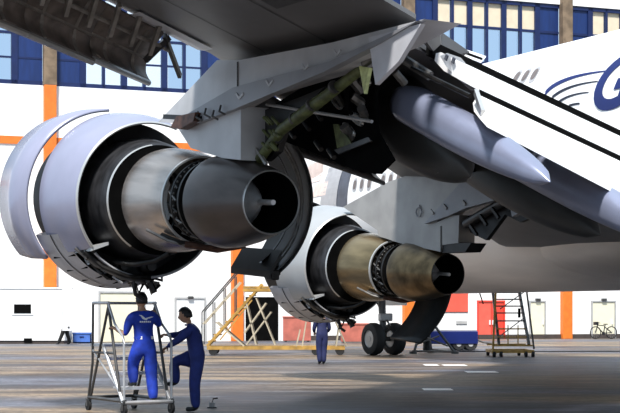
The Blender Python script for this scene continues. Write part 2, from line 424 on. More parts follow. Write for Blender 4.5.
# krueger flaps : curved panels hung under the leading edge
def krueger(s0, s1, drop, fwd, n_rib, light=False):
    def P(s, t, off=0):           # t 0 hinge .. 1 lower lip ; bulges forward
        h = wing_low(s, .0) + Vector((0, .05, -.02)); dz = drop if drop else h.z - 4.36
        return h + Vector((0, fwd * (math.sin(t * math.pi * .5)) + .30 * math.sin(t * math.pi) - off, -dz * t))
    N_ = 10
    b = MB(); b.rings([[P(s0 + (s1 - s0) * i / 6, j / N_) for j in range(N_ + 1)] for i in range(7)], closed=False)
    k = b.build('krueger_flap', M['krug'] if light else M['canoed'], wing, smooth=True)  # inboard flaps take dark tones, their shade put into the colour
    sm = k.modifiers.new('solid', 'SOLIDIFY'); sm.thickness = .04
    MB().tube([P(s0, 1), P(s1, 1)], .045).build('flap_lip', M['lip'] if light else M['wing'], k)
    rb = MB()
    for i in range(n_rib):
        s = s0 + (s1 - s0) * (i + .5) / n_rib
        for j in range(N_ - 1):
            rb.bar(P(s, (j + .6) / N_, .04), P(s, (j + 1.6) / N_, .04), .04, .07)
    rb.bar(P(s0, .45, .05), P(s1, .45, .05), .05, .05)
    rb.build('flap_rib', M['krugrib'] if light else M['wingdark'], k)
    return k
for s0, s1 in ((-6.7, -5.01), (-5.0, -3.51), (-3.5, -2.31), (-2.3, -1.12)): krueger(s0, s1, .68 if s0 < -2.4 else .64, .50, 2, True)
for s0, s1 in ((.75, 2.78), (2.8, 4.78), (4.8, 7.2)): krueger(s0, s1, None, -.2, 2)
_s = -4.25
MB().tube([wing_low(_s, 0) + Vector((0, .05 + .5 * math.sin(t * math.pi / 2) + .30 * math.sin(t * math.pi) - .12, -.02 - .68 * t)) for t in [.1 + .085 * i for i in range(11)]], .03, 6).build('hose', M['white'], wing, smooth=True)
# struts and torque tube in the open leading edge
for s in [-6.4 + .42 * i for i in range(13)]:
    h = wing_low(s, .03)
    MB().bar(h + Vector((0, -.05, -.03)), h + Vector((.05, .40, -.34)), .05, .09).build('drive_arm', M['krugrib'] if random.random() < .6 else M['steel'], wing)
MB().tube([wing_low(-6.7, .0) + Vector((0, .18, -.2)), wing_low(-.9, 0) + Vector((0, .18, -.2))], .03).build('torque_tube', M['krugrib'], wing)
MB().bar(wing_low(-4.6, 0) + Vector((0, .25, -.02)), wing_low(-4.9, 0) + Vector((0, .5, -.6)), .05, .14).build('drive_arm', M['white'], wing)
for s, e in ((-1.05, -.55), (-.95, -1.35)):
    MB().bar(wing_low(s, 0) + Vector((0, .1, -.05)), wing_low(e, 0) + Vector((0, .3, -.45)), .05, .08).build('drive_arm', M['steel'], wing)
# ------------------------------------------------------------------ pylons
def pylon(gold):
    sx = -.25
    def A(*pts): return [at_s(x, y, sx) for x, y in pts]
    b = MB(); b.prism(A((158, 122), (217, 60), (240, 60), (330, 43), (424, 19), (380, 44), (335, 64), (240, 94), (190, 124)), -.25, .25)
    py = b.build('pylon', M['pylon'], jet)
    b = MB(); b.prism(A((184, 119), (238, 88), (335, 62), (424, 21), (385, 44), (330, 72), (238, 110), (200, 124)), -.33, -.22)
    st = b.build('side_strip', M['strip'], py)
    b = MB(); b.prism(A((176, 126), (200, 121), (240, 106), (240, 160), (222, 158), (190, 148)), -.24, .20)
    b.build('lower_panel', M['pylon'], py)
    MB().bar((-.255, *A((238, 62))[0]), (-.255, *A((238, 90))[0]), .02, .02).build('panel_seam', M['steel'], py)
    # broken end fitting at the forward tip of the strip
    MB().bar((-.34, *A((170, 117))[0]), (-.34, *A((207, 119))[0]), .05, .07).build('latch', M['pipe'], py)
    b = MB(); b.prism(A((181, 128), (187, 117), (206, 113), (204, 122), (190, 130)), -.42, -.28); b.build('fitting', M['rust'], py)
    for x, y in ((205, 119), (213, 116), (221, 118), (228, 113)):
        MB().tube([(-.36, *A((x, y - 7))[0]), (-.40, *A((x + 1, y - 1))[0]), (-.36, *A((x + 4, y + 2))[0])], .016, 6).build('clip', M['steel'], py)
    # small V arrows
    for x, y in ((245, 97), (275, 84), (311, 68), (343, 54)):
        b = MB(); b.bar((-.337, *A((x - 3, y - 3))[0]), (-.337, *A((x, y + 2))[0]), .012, .03); b.bar((-.337, *A((x, y + 2))[0]), (-.337, *A((x + 4, y - 3))[0]), .012, .03)
        b.build('arrow_mark', M['pylon'], py)
    b = MB(); b.prism(A((372, 38), (425, 24), (402, 62), (379, 85)), -.30, -.24); b.build('aft_fairing', M['tri'], py)
    # inner structure of the aft strut, primed green
    MB().tube([(.05, *A((240, 158))[0]), (.05, *A((262, 128))[0]), (.1, *A((288, 105))[0]), (.15, *A((334, 66))[0])], [.07, .075, .085, .06], 12).build('bleed_duct', M['green'], py, smooth=True)
    for x, y in ((256, 136), (273, 117.5), (290, 103), (312, 85)):
        MB().tube([(.07, *A((x - .8, y + .8))[0]), (.07, *A((x + .8, y - .8))[0])], .086, 12).build('duct_clamp', M['steel'], py)
    b = MB(); b.prism(A((241, 108), (275, 95), (300, 84), (284, 100), (262, 118), (252, 150), (241, 160)), .12, .22); b.build('strut_web', M['dark'], py)
    for k in range(9):
        x = 246 + 5 * (k % 3) + random.random() * 3; y = 116 + 13 * (k // 3)
        MB().tube([(-.02, *A((x, y))[0]), (.0, *A((x + 5, y + 7))[0])], .022, 6).build('hose', M['green'], py)
    # dark side wall beyond, with pale rimmed lightening holes
    sw_ = .75
    def B(*pts): return [at_s(x, y, sw_) for x, y in pts]
    b = MB(); b.prism(B((262, 112), (330, 70), (350, 60), (385, 58), (374, 95), (376, 132), (392, 160), (378, 174), (360, 172), (330, 160), (300, 147), (268, 136)), sw_, sw_ + .06)
    fw = b.build('fairing_wall', M['black'], py)
    for x, y, tilt in ((365, 79, 42), (359, 100, 42), (338, 102, 55), (381, 66, 35), (358, 119, 45), (350, 130, 50)):
        c = math.cos(R(tilt)); n_ = math.sin(R(tilt)); pts = []
        for k in range(17):
            t = 2 * math.pi * k / 16; u_, v_ = 7.5 * math.cos(t), 2.4 * math.sin(t)
            pts.append((sw_ - .02, *B((x + u_ * c - v_ * n_, y + u_ * n_ + v_ * c))[0]))
        MB().tube(pts, .028, 6, cap=False).build('lightening_hole', M['lip'], fw)
    for x, y in ((322, 142), (335, 150), (310, 122), (295, 130), (322, 112)):
        MB().tube([(sw_ - .1, *B((x, y))[0]), (sw_ - .12, *B((x + 7, y + 8))[0])], .035, 8).build('valve', M['dark'], fw)
    MB().tube([(.05, *A((247, 103))[0]), (.2, *A((340, 119))[0])], .022, 8).build('rod', M['hub'], py)
    MB().bar((.0, *A((228, 162))[0]), (.0, *A((240, 148))[0]), .04, .04).build('link', M['hub'], py)
    MB().bar((.0, *A((240, 148))[0]), (.0, *A((250, 163))[0]), .04, .04).build('link', M['hub'], py)
    b = MB(); b.prism(A((341, 64), (351, 66), (346, 92)), .0, .05); b.build('bracket', M['yellowgreen'], py)
    MB().tube([(.05, *A((343, 62))[0]), (.05, *A((356, 52))[0]), (.05, *A((368, 48))[0])], .05, 8).build('rod_end', M['pipel'], py)
    return py
py1 = pylon(False)
# ------------------------------------------------------------------ engines
eng_objs = []
def engine(gold):
    eng = None
    b = MB(); b.lathe([(1.95, 1.1), (3.2, 1.12), (3.25, .95), (2.0, .86), (1.6, .86)]); b.lathe([(1.72, .80), (1.72, 1.26)])
    eng = b.build('engine', M['dark'], jet, smooth=True)
    # fan duct sleeve, port half
    b = MB(); b.lathe([(.80, 1.235), (1.1, 1.33), (1.5, 1.40), (1.97, 1.43)], 70, 219, 52)
    sl = b.build('reverser_sleeve', M['cowl'] if not gold else M['cowlgrey'], eng, smooth=True)
    b = MB(); b.lathe([(1.96, 1.36), (1.4, 1.31), (.82, 1.20)], 70, 219, 52); b.build('sleeve_liner', M['dark'], sl, smooth=True)
    MB().lathe([(.79, 1.20), (.77, 1.22), (.80, 1.245), (.83, 1.235)], 70, 219, 52).build('sleeve_edge', M['lip'], sl, smooth=True)
    # straight lower edge of the sleeve half
    t = R(219); c, s_ = math.cos(t), math.sin(t)
    MB().quad_slab([(1.24 * c, .80, 1.24 * s_), (1.43 * c, 1.97, 1.43 * s_), (1.25 * c + .05, 1.97, 1.25 * s_ - .08), (.98 * c + .05, .72, .98 * s_ - .06)], (0, 0, -.05)).build('sleeve_beam', M['cowlgrey'], sl)
    # lower cowl ring
    b = MB(); b.lathe([(1.35, 1.36), (1.7, 1.45), (2.30, 1.50), (2.32, 1.40), (1.4, 1.30)], 205, 277, 40)
    lc = b.build('lower_cowl', M['lowcowl'], eng, smooth=True)
    b = MB()
    for tt in (222, 234, 246, 258, 270): 
        c, s_ = math.cos(R(tt)), math.sin(R(tt)); b.bar((1.37 * c, 1.38, 1.37 * s_), (1.485 * c, 2.1, 1.485 * s_), .025, .03)
    b.lathe([(1.70, 1.458), (1.73, 1.460)], 205, 277, 40)
    b.build('cowl_seam', M['black'], lc)
    # inner duct wall with bright lip
    b = MB(); b.lathe([(.42, .86), (.5, .90), (1.0, .98), (1.7, .98)], 0, 360); b.build('inner_duct', M['duct'], eng, smooth=True)
    MB().lathe([(.44, .845), (.41, .86), (.45, .875)], 100, 238, 48).build('duct_lip', M['lip'], eng, smooth=True)
    MB().lathe([(.42, .86), (.40, .5)]).build('duct_bulkhead', M['black'], eng)
    # struts and brackets in the duct
    for tt in (118, 132, 147, 163, 180, 197):
        c, s_ = math.cos(R(tt)), math.sin(R(tt)); MB().bar((.97 * c, 1.35, .97 * s_), (1.30 * c, 1.3, 1.30 * s_), .05, .12).build('duct_strut', M['pipe'], eng)
    # core cowl
    b = MB(); b.lathe([(.06, .70), (.05, .79), (-.15, .80), (-.5, .775), (-.9, .715), (-1.16, .66), (-1.17, .63), (-.9, .65)])
    cc = b.build('core_cowl', M['gold'] if gold else M['bronze'], eng, smooth=True)
    MB().lathe([(-1.15, .665), (-1.18, .655), (-1.18, .63)], n=64).build('cowl_edge', M['lip'], cc, smooth=True)
    # turbine case, flanges, bolts
    b = MB(); b.lathe([(-1.0, .5), (-1.3, .53), (-1.32, .60), (-1.36, .60), (-1.38, .53), (-1.55, .53), (-1.57, .60), (-1.62, .60), (-1.63, .53), (-1.8, .53), (-1.82, .62), (-1.88, .62), (-1.89, .5)])
    tc_ = b.build('turbine_case', M['pipe'], eng, smooth=True)
    b = MB()
    for k in range(40):
        t = 2 * math.pi * k / 40; b.ball((.575 * math.cos(t), -1.39, .575 * math.sin(t)), .018, 6, 4)
    b.build('flange_bolt', M['pipel'], tc_)['kind'] = 'stuff'
    for k in range(7):
        t0 = R(150 + 17 * k); rr = .58
        MB().tube([(rr * math.cos(t0 + q * .25), -1.2 - .3 * q, rr * math.sin(t0 + q * .25)) for q in (0, .5, 1)], .016, 6).build('fuel_tube', M['pipel'] if k % 2 else M['pipe'], tc_)
    # exhaust sleeve
    b = MB(); b.lathe([(-1.88, .60), (-1.89, .655), (-2.0, .665), (-2.3, .645), (-2.7, .578), (-3.33, .435)])
    xs = b.build('exhaust_sleeve', M['sleevegold'] if gold else M['sleeve'], eng, smooth=True)
    MB().lathe([(-3.32, .415), (-2.6, .54), (-2.0, .58), (-1.7, .58)]).build('exhaust_liner', M['black'], xs, smooth=True)
    MB().lathe([(-3.32, .412), (-3.345, .424), (-3.32, .438)]).build('nozzle_rim', M['lip'] if not gold else M['sleevegold'], xs, smooth=True)
    b = MB(); b.lathe([(-1.9, .44), (-2.15, .43), (-2.5, .29), (-2.93, .07), (-2.98, .04)]); 
    tcn = b.build('tail_cone', M['cone'], xs, smooth=True)
    MB().tube([(0, -2.95, 0), (0, -3.38, 0)], [.042, .036], 12).build('vent_pipe', M['cone'], tcn)
    # accessories below the core
    def pipe(p, r, m): MB().tube(p, r, 8).build('pipe', m, eng, smooth=True)
    pipe([(-1.0, 1.0, -.85), (-.75, .85, -1.08), (-.4, .7, -1.22), (.0, .75, -1.24), (.15, 1.1, -1.15)], .04, M['pipe'])
    pipe([(-1.1, 1.15, -.80), (-.8, 1.0, -1.06), (-.4, .9, -1.25), (.2, .8, -1.33)], .03, M['pipel'])
    pipe([(-.55, .9, -1.0), (-.35, .5, -1.02), (-.1, .3, -.95), (.05, .1, -.82)], .04, M['pipe'])
    pipe([(-.55, -.95, -.52), (-.35, -1.2, -.62), (.1, -1.35, -.70), (.5, -1.4, -.60)], .04, M['pipe'])
    pipe([(-.7, -.75, -.45), (-.5, -1.1, -.60), (-.2, -1.3, -.68)], .024, M['pipel'])
    pipe([(-.3, -1.25, -.64), (.1, -1.5, -.70), (.5, -1.6, -.62)], .05, M['rust'])
    pipe([(-.25, .8, -1.30), (-.22, .75, -1.50), (-.1, .72, -1.58)], .035, M['pipe'])
    pipe([(-.05, .6, -1.30), (.02, .55, -1.46)], .05, M['pipe'])
    rnd = random.Random(3)
    for cx_, cf, cz_, rx_ in ((.05, 1.0, -1.05, .13), (-.38, 1.1, -1.06, .11)):
        b = MB(); b.ball((cx_, cf, cz_), (rx_ * 1.3, rx_ * 1.5, rx_)); b.tube([(cx_, cf - .25, cz_), (cx_, cf + .1, cz_)], rx_ * .6, 12); b.build('gearbox', M['dark'], eng, smooth=True)
    # lower duct rim
    MB().lathe([(1.9, 1.34), (1.2, 1.30), (.86, 1.25), (.84, 1.22), (1.2, 1.24), (1.9, 1.26)], 222, 348, 48).build('lower_duct', M['dark'], eng, smooth=True)
    MB().lathe([(.85, 1.255), (.825, 1.24), (.84, 1.215)], 224, 346, 48).build('lower_lip', M['lowcowl'], eng, smooth=True)
    for k in range(26):
        t0 = R(218 + 2.4 * k + rnd.random() * 3); r0 = 1.27 + .07 * rnd.random(); f0_ = .95 + .35 * rnd.random(); L_ = .08 + .18 * rnd.random()
        pts = [(r0 * math.cos(t0), f0_, r0 * math.sin(t0)), ((r0 + .05) * math.cos(t0 + L_ / 2), f0_ - .10, (r0 + .05) * math.sin(t0 + L_ / 2)), (r0 * math.cos(t0 + L_), f0_ + .12 * rnd.random(), r0 * math.sin(t0 + L_))]
        MB().tube(pts, .014 + .022 * rnd.random(), 6).build('hose', (M['pipe'], M['pipe'], M['pipel'], M['lowcowl'])[k % 4], eng, smooth=True)
    for k in range(6):
        x0 = -.25 + .06 * k; f0_ = .55 + .5 * rnd.random()
        MB().tube([(x0, f0_, -1.28), (x0 + .05, f0_ - .06, -1.38 - .12 * rnd.random()), (x0 + .14, f0_ - .02, -1.34)], .016 + .016 * rnd.random(), 6).build('drain_pipe', M['pipe'] if k % 3 else M['pipel'], eng, smooth=True)
    return eng
def place_engine(e, s, a, z):
    e.location = (s, a, z); e.rotation_euler = (R(4.3), 0, 0)
e1 = engine(False); place_engine(e1, 0, 0, 3.37)
# right reverser half swung open about its hinge
def open_half(e, m_in, m_out, phi, f0=-.75, f1=.55):
    hx, hz = .3, 1.24
    def rot(x, z):
        dx, dz = x - hx, z - hz; c, s_ = math.cos(phi), math.sin(phi)
        return hx + dx * c - dz * s_, hz + dx * s_ + dz * c
    def shell(r0, r1, nm, m, par, g0=f0, g1=f1):
        b = MB(); rings = []
        for f_, r_ in ((g0, r0), ((g0 + g1) / 2, (r0 + r1) / 2 + .03), (g1, r1)):
            rings.append([(lambda q: (q[0], f_, q[1]))(rot(r_ * math.cos(R(t)), r_ * math.sin(R(t)))) for t in [-88 + 4 * k for k in range(42)]])
        b.rings(rings, closed=False); return b.build(nm, m, par, smooth=True)
    h = shell(1.38, 1.45, 'open_reverser_half', m_out, e)
    shell(1.32, 1.40, 'inner_skin', m_in, h)
    shell(1.12, 1.17, 'flow_guide', M['duct'], h, f0 + .25, f0 + .42)
    for r_ in (1.20, 1.29):
        b = MB(); b.tube([(lambda q: (q[0], f0 + .1 + (r_ - 1.2), q[1]))(rot(r_ * math.cos(R(t)), r_ * math.sin(R(t)))) for t in range(-80, 61, 7)], .018, 6); b.build('seal', M['pipel'], h)
    q0 = rot(0, -1.42); q1 = rot(.15, -1.1)
    MB().quad_slab([(q0[0] - .15, f0 - .05, q0[1] + .02), (q0[0] - .15, f1, q0[1] + .02), (q1[0] + .1, f1, q1[1]), (q1[0] + .1, f0 - .05, q1[1])], (0, 0, .1)).build('half_beam', M['dark'], h)
    for k in range(5):
        c0 = rot(.05 + .12 * k, -1.32); MB().box((c0[0], f0 + .1 + .15 * k, c0[1] - .05), (.14, .2, .16)).build('latch_block', M['pipe'], h, bevel=.02)
def tree_to(o, parent): return copy_tree(o, parent)
e2 = copy_tree(e1, jet); place_engine(e2, 8.8, 8.47, 2.71)
def remat(o):
    rep = {M['bronze']: M['gold'], M['sleeve']: M['sleevegold'], M['cowl']: M['cowlgrey']}
    for ch in [o] + list(o.children_recursive):
        if ch.type == 'MESH' and ch.data.materials and ch.data.materials[0] in rep:
            nm = rep[ch.data.materials[0]]; ch.data = ch.data.copy(); ch.data.materials[0] = nm
        if ch.name.startswith('nozzle_rim'):
            ch.data = ch.data.copy(); ch.data.materials[0] = M['pipe']
remat(e2)
open_half(e1, M['dark'], M['cowlgrey'], R(33))
b = MB(); rings = []
for f_ in (-2.35, -1.7, -1.1):
    rings.append([(.84 - .80 * t + .16 * math.sin(t * math.pi), f_, -.30 - 1.30 * t - .05 * math.sin(t * math.pi)) for t in [k / 12 for k in range(13)]])
b.rings(rings, closed=False); hd_ = b.build('core_cowl_door', M['dark'], e2, smooth=True); sm = hd_.modifiers.new('solid', 'SOLIDIFY'); sm.thickness = .05
MB().tube([(.84, -1.9, -.32), (.45, -1.9, -.40)], .03).build('door_rod', M['pipe'], hd_)
e1['label'] = 'outboard engine with pale lavender cowl, nearest'; e2['label'] = 'inboard engine with golden core, further back'
# fan cowl door of the near engine, swung outward
def cowl_door(e, phi, m, g0=2.2, g1=3.25, t0=98, t1=222, r0=1.47, r1=1.50):
    hx, hz = -.15, 1.46
    b = MB(); rings = []
    for f_, r_ in ((g0, r0), ((g0 + g1) / 2, r1), (g1, r1 - .04)):
        ring = []
        for k in range(33):
            t = R(t0 + (t1 - t0) * k / 32); x, z = r_ * math.cos(t), r_ * math.sin(t)
            dx, dz = x - hx, z - hz; c, s_ = math.cos(-phi), math.sin(-phi)
            ring.append((hx + dx * c - dz * s_, f_, hz + dx * s_ + dz * c))
        rings.append(ring)
    b.rings(rings, closed=False); d = b.build('cowl_door', m, e, smooth=True)
    sm = d.modifiers.new('solid', 'SOLIDIFY'); sm.thickness = .05
    lo = MB()
    for q in (.15, .4, .65, .9):
        p = [rings[0][-1][i] + (rings[2][-1][i] - rings[0][-1][i]) * q for i in range(3)]; lo.box((p[0] - .01, p[1], p[2] + .05), (.03, .05, .10))
    lo.build('door_latch', M['hub'], d)
    return d
cowl_door(e1, R(4.5), M['cowl'], 2.14, 3.55, 98, 227, 1.50, 1.53)
d2 = cowl_door(e2, R(24), M['dark'], 2.2, 3.2, 60, 120)
# pylon of the inner engine : copies of the strut parts carried inboard
def pylon_inner():
    sx = 8.6
    def A(*pts): return [at_s(x, y, sx) for x, y in pts]
    b = MB(); b.prism(A((343, 207), (388, 182), (414, 173), (430, 169), (470, 171), (530, 171), (500, 178), (466, 184), (437, 222), (443, 226), (420, 236), (380, 232)), sx, sx + .5)
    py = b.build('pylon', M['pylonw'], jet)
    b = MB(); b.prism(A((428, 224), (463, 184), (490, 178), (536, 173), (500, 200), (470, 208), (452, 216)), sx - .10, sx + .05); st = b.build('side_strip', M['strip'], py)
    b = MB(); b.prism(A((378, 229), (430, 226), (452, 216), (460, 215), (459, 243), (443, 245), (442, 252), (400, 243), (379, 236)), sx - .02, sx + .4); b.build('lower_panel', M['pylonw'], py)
    b = MB(); b.prism(A((443, 243), (471, 243), (465, 252), (442, 253)), sx, sx + .4); b.build('heat_shield', M['dark'], py)
    MB().bar((sx - .03, *A((442, 226))[0]), (sx - .03, *A((442, 252))[0]), .02, .02).build('panel_seam', M['steel'], py)
    MB().tube([(sx - .02, *A((420, 205))[0])] * 1 + [(sx - .03, *A((420 + 3 * math.cos(q), 212 + 5 * math.sin(q)))[0]) for q in (0, 1, 2, 3, 4, 5)], .015, 6).build('access_ring', M['strip'], py)
    for x, y in ((437, 212), (450, 207), (469, 203), (494, 192)):
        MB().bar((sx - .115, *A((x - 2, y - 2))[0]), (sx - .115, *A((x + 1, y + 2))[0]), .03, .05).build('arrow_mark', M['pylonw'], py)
    MB().tube([(sx + .1, *A((462, 224))[0]), (sx + .1, *A((485, 210))[0]), (sx + .1, *A((512, 194))[0])], .10, 10).build('bleed_duct', M['steel'], py, smooth=True)
    b = MB(); b.prism(A((460, 216), (500, 200), (530, 186), (528, 215), (512, 222), (497, 214), (478, 240), (462, 232)), sx + .2, sx + .3); b.build('strut_web', M['dark'], py)
    for x, y in ((470, 225), (480, 215), (492, 208), (504, 200)):
        MB().bar((sx, *A((x, y))[0]), (sx, *A((x + 7, y + 10))[0]), .06, .06).build('bracket', M['pipe'], py)
    b = MB(); b.prism(A((513, 184), (552, 190), (566, 194), (520, 217)), sx - .2, sx - .1); b.build('aft_fairing', M['strip'], py)
    return py
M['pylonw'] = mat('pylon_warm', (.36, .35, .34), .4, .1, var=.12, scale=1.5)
py2 = pylon_inner()
py1['label'] = 'outboard engine strut with panels off'; py2['label'] = 'inboard engine strut'
# ------------------------------------------------------------------ trailing edge flaps
def strip_flap(name, lines, m, s_plane, thick):
    pass
def TE(x, y, a0, k=.5):            # photo ray met with the swept plane a = a0 + k (s-1)
    u = (x - 310) / F_PX; v = (312 - y) / F_PX
    ds = u * CS + SN; da = -u * SN + CS
    D = (a0 - k + k * SC - AC) / (da - k * ds); 
    return Vector((SC + ds * D, AC + da * D, EYE + v * D))
def ext(p, q, t): return p + (q - p) * t
U0, U1 = TE(436, 50, -5.7), TE(620, 136, -5.7)
L0, L1 = TE(479, 92, -6.25), TE(620, 158, -6.25)
B0, B1 = TE(487, 127, -6.85), TE(620, 196, -6.85)
K = 2.2
def flap(name, p0, p1, q0, q1, thick, m):
    nrm = (q0 - p0).cross(p1 - p0).normalized()
    if nrm.y > 0: nrm = -nrm
    b = MB(); P0, P1, Q0, Q1 = p0, ext(p0, p1, K), q0, ext(q0, q1, K)
    rings = []
    for (p, q) in ((P0, Q0), (P1, Q1)):
        r_ = []
        for c, up in ((0, -.0), (.06, .05), (.3, .09), (.6, .07), (1, 0)): r_.append(p + (q - p) * c + nrm * up)
        for c, dn in ((.6, .06), (.3, .10), (.06, .08)): r_.append(p + (q - p) * c - nrm * dn * thick)
        rings.append(r_)
    b.rings(rings, capa=True, capb=True)
    return b.build(name, m, jet, smooth=True)
gap = Vector((0, 0, -.05))
fa = flap('fore_flap', U0 + Vector((0, 0, -.04)), U1 + Vector((0, 0, -.04)), L0 + Vector((0, 0, .02)), L1 + Vector((0, 0, .02)), 1, M['flapwhite'])
fb = flap('aft_flap', L0 + gap + Vector((0, .05, 0)), L1 + gap + Vector((0, .05, 0)), B0, B1, 1, M['flapwhite'])
# black bars standing for the shade in the flap slots
MB().bar(U0 + Vector((0, .14, .045)), ext(U0, U1, K) + Vector((0, .14, .045)), .10, .17).build('slot_shade', M['black'], fa)
MB().bar(L0 + Vector((0, .03, 0)), ext(L0, L1, K) + Vector((0, .03, 0)), .06, .07).build('slot_shade', M['black'], fb)
# outboard end rib with cut-outs
E0 = [TE(x, y, -5.9) for x, y in ((440, 56), (447, 53), (459, 57), (470, 70), (479, 90), (470, 90), (455, 76), (446, 66))]
rb = MB().quad_slab(E0, (.05, .03, 0)).build('end_rib', M['pylon'], fa)
for x, y, w_ in ((447, 58, 5), (454, 61, 6), (460, 67, 6), (465, 74, 6), (470, 82, 6)):
    p = TE(x, y, -5.93); MB().box(p + Vector((-.03, -.03, 0)), (.02, .05, .07), rx=.6).build('rib_cutout', M['slate'], rb)
MB().bar(TE(476, 92, -6.3), TE(483, 113, -6.6), .05, .08).build('end_fence', M['lip'], fb)
# raised spoiler panel beyond
sp_ = MB().quad_slab([TE(447, 44, -4.9), TE(486, 57, -4.9), TE(481, 63, -5.0), TE(440, 47, -5.0)], (.02, .03, .02)).build('spoiler', M['flapwhite'], jet)
MB().bar(TE(455, 49, -5.05), TE(482, 59, -5.05), .02, .03).build('spoiler_slot', M['black'], sp_)
# shroud above the flap end (dark)
MB().quad_slab([TE(418, 46, -5.4), TE(443, 33, -5.4), TE(470, 52, -5.2), TE(440, 58, -5.5)], (.1, .3, .0)).build('flap_shroud', M['wingdark'], jet)
MB().quad_slab([wing_low(.3, .98), wing_low(1.6, .98), TE(440, 31, -5.8), TE(420, 33, -6.0)], (0, 0, .04)).build('trailing_panel', M['wing'], jet)
# cove wall : dark spar face behind the flaps, with oval openings
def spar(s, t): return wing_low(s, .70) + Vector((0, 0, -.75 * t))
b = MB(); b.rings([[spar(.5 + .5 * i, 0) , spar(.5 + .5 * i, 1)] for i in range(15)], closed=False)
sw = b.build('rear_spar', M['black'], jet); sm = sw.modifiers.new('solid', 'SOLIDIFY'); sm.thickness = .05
# canoes
def canoe(P, Q, hh, ww, m, name='canoe_fairing', sharp=.6, blunt=.35, n_=20):
    P = Vector(P); Q = Vector(Q); d = (Q - P); L_ = d.length; d.normalize(); x = Vector((1, 0, 0)); x = (x - d * x.dot(d)).normalized(); y = x.cross(d); 
    if y.z < 0: y = -y
    rings = []
    for i in range(n_ + 1):
        t = i / n_
        r_ = (max(0.0, 1 - max(0, (t - .35) / .65) ** 2.0)) ** sharp * (1 if t > blunt else math.sqrt(max(.02, 1 - ((blunt - t) / blunt) ** 2)))
        r_ = max(.03, r_); c = P + d * L_ * t
        ring = []
        for k in range(24):
            a_ = 2 * math.pi * k / 24; cx, sy = math.cos(a_), math.sin(a_)
            e_ = .75
            ring.append(c + x * ww * r_ * math.copysign(abs(cx) ** e_, cx) + y * hh * r_ * (math.copysign(abs(sy) ** e_, sy)))
        rings.append(ring)
    return MB().rings(rings, capa=True, capb=True).build(name, m, jet, smooth=True)
S1 = 1.35
def cpt(x, y, s): a, z = at_s(x, y, s); return (s, a, z)
canoe(cpt(398, 97, S1), cpt(550, 182, S1), .25, .27, M['canoe'], blunt=.12, sharp=.5)
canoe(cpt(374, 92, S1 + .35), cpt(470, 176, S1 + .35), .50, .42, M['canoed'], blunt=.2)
S2 = 4.3
canoe(cpt(500, 150, S2), cpt(690, 250, S2), .27, .27, M['canoe'], blunt=.15)
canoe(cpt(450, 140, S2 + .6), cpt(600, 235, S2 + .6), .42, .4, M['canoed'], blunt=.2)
# actuators and links between strut and flap
for p, q, r_, m in (((352, 80), (362, 92), .07, 'pipel'), ((352, 96), (363, 104), .07, 'pipel'), ((361, 108), (366, 118), .06, 'pipel'), ((335, 90), (343, 106), .05, 'steel'), ((344, 126), (352, 138), .07, 'pipel'), ((362, 62), (384, 70), .05, 'pipel'), ((405, 60), (430, 76), .06, 'steel'), ((412, 68), (470, 96), .03, 'pipe'), ((395, 72), (405, 84), .05, 'pipel')):
    MB().tube([cpt(*p, .6), cpt(*q, .75)], r_, 8).build('actuator_link', M[m], jet)
MB().quad_slab([cpt(333, 124, .6), cpt(338, 124, .6), cpt(352, 144, .62), cpt(337, 148, .62)], (.04, .02, 0)).build('bracket', M['green'], jet)
MB().quad_slab([cpt(334, 150, .6), cpt(368, 137, .6), cpt(371, 141, .6), cpt(338, 154, .6)], (.04, .02, 0)).build('bracket', M['steel'], jet)
MB().bar(cpt(388, 136, 1.5), cpt(440, 170, 1.5), .04, .10).build('fairing_edge', M['pipel'], jet)
# belly fairing and root panels
b = MB(); rings = []
for i in range(25):
    t = i / 24; a = 17.5 - 26 * t; k = math.sin(min(1, t / .35) * math.pi / 2) ** .8
    rings.append([(CEN - (3.35 * k + .3) * math.cos(R(q)), a, 3.62 - (1.22 * k + .1) * max(0, math.sin(R(q))) ** .75 + .3 * k * (1 - math.sin(R(q)))) for q in range(0, 181, 9)])
MB().rings(rings, closed=False).build('belly_fairing', M['belly'], jet, smooth=True)
# nose gear
def wheel_mesh(root, x, y, r, w_, name='wheel'):
    rp = [(-.5, .55), (-.5, .80), (-.42, .94), (-.2, 1), (.2, 1), (.42, .94), (.5, .80), (.5, .55)]
    b = MB(); ang = [2 * math.pi * k / 40 for k in range(40)]
    b.rings([[(x + w_ * q, y + r * p * math.cos(t), r + r * p * math.sin(t)) for t in ang] for q, p in rp])
    ty = b.build(name, M['rubber'], root, smooth=True)
    b = MB(); b.rings([[(x + w_ * q, y + r * p * math.cos(t), r + r * p * math.sin(t)) for t in ang] for q, p in ((-.42, .56), (-.46, .5), (-.36, .42), (-.34, .2), (-.46, .17), (-.46, .02), (.46, .02), (.46, .17), (.34, .2), (.36, .42), (.46, .5), (.42, .56))], capa=True, capb=True)
    hb = b.build('wheel_hub', M['hub'], ty, smooth=True)
    return ty
NG = empty('nose_gear', (CEN, 26.3, 0), 0, jet)
wheel_mesh(NG, -.47, 0, .62, .44); wheel_mesh(NG, .47, 0, .62, .44)
g = MB(); g.tube([(-.6, 0, .62), (.6, 0, .62)], .09, 12); g.tube([(0, 0, .62), (0, .1, 1.6), (0, .25, 3.4)], [.12, .14, .17], 14)
g.build('axle', M['steel'], NG)
g = MB(); g.tube([(0, .1, .75), (0, -.42, 1.15), (0, .05, 1.6)], .05, 8); g.build('torque_link', M['pipel'], NG)
MB().tube([(0, .1, 1.7), (0, 1.6, 3.2)], .07, 8).build('drag_brace', M['steel'], NG)
MB().box((0, -.12, 1.45), (.55, .22, .30)).build('steering_unit', M['hub'], NG, bevel=.04)
for sx in (-.75, .75): MB().box((sx, .4, 2.35), (.04, 1.7, .9)).build('gear_door', M['fuselage'], NG)
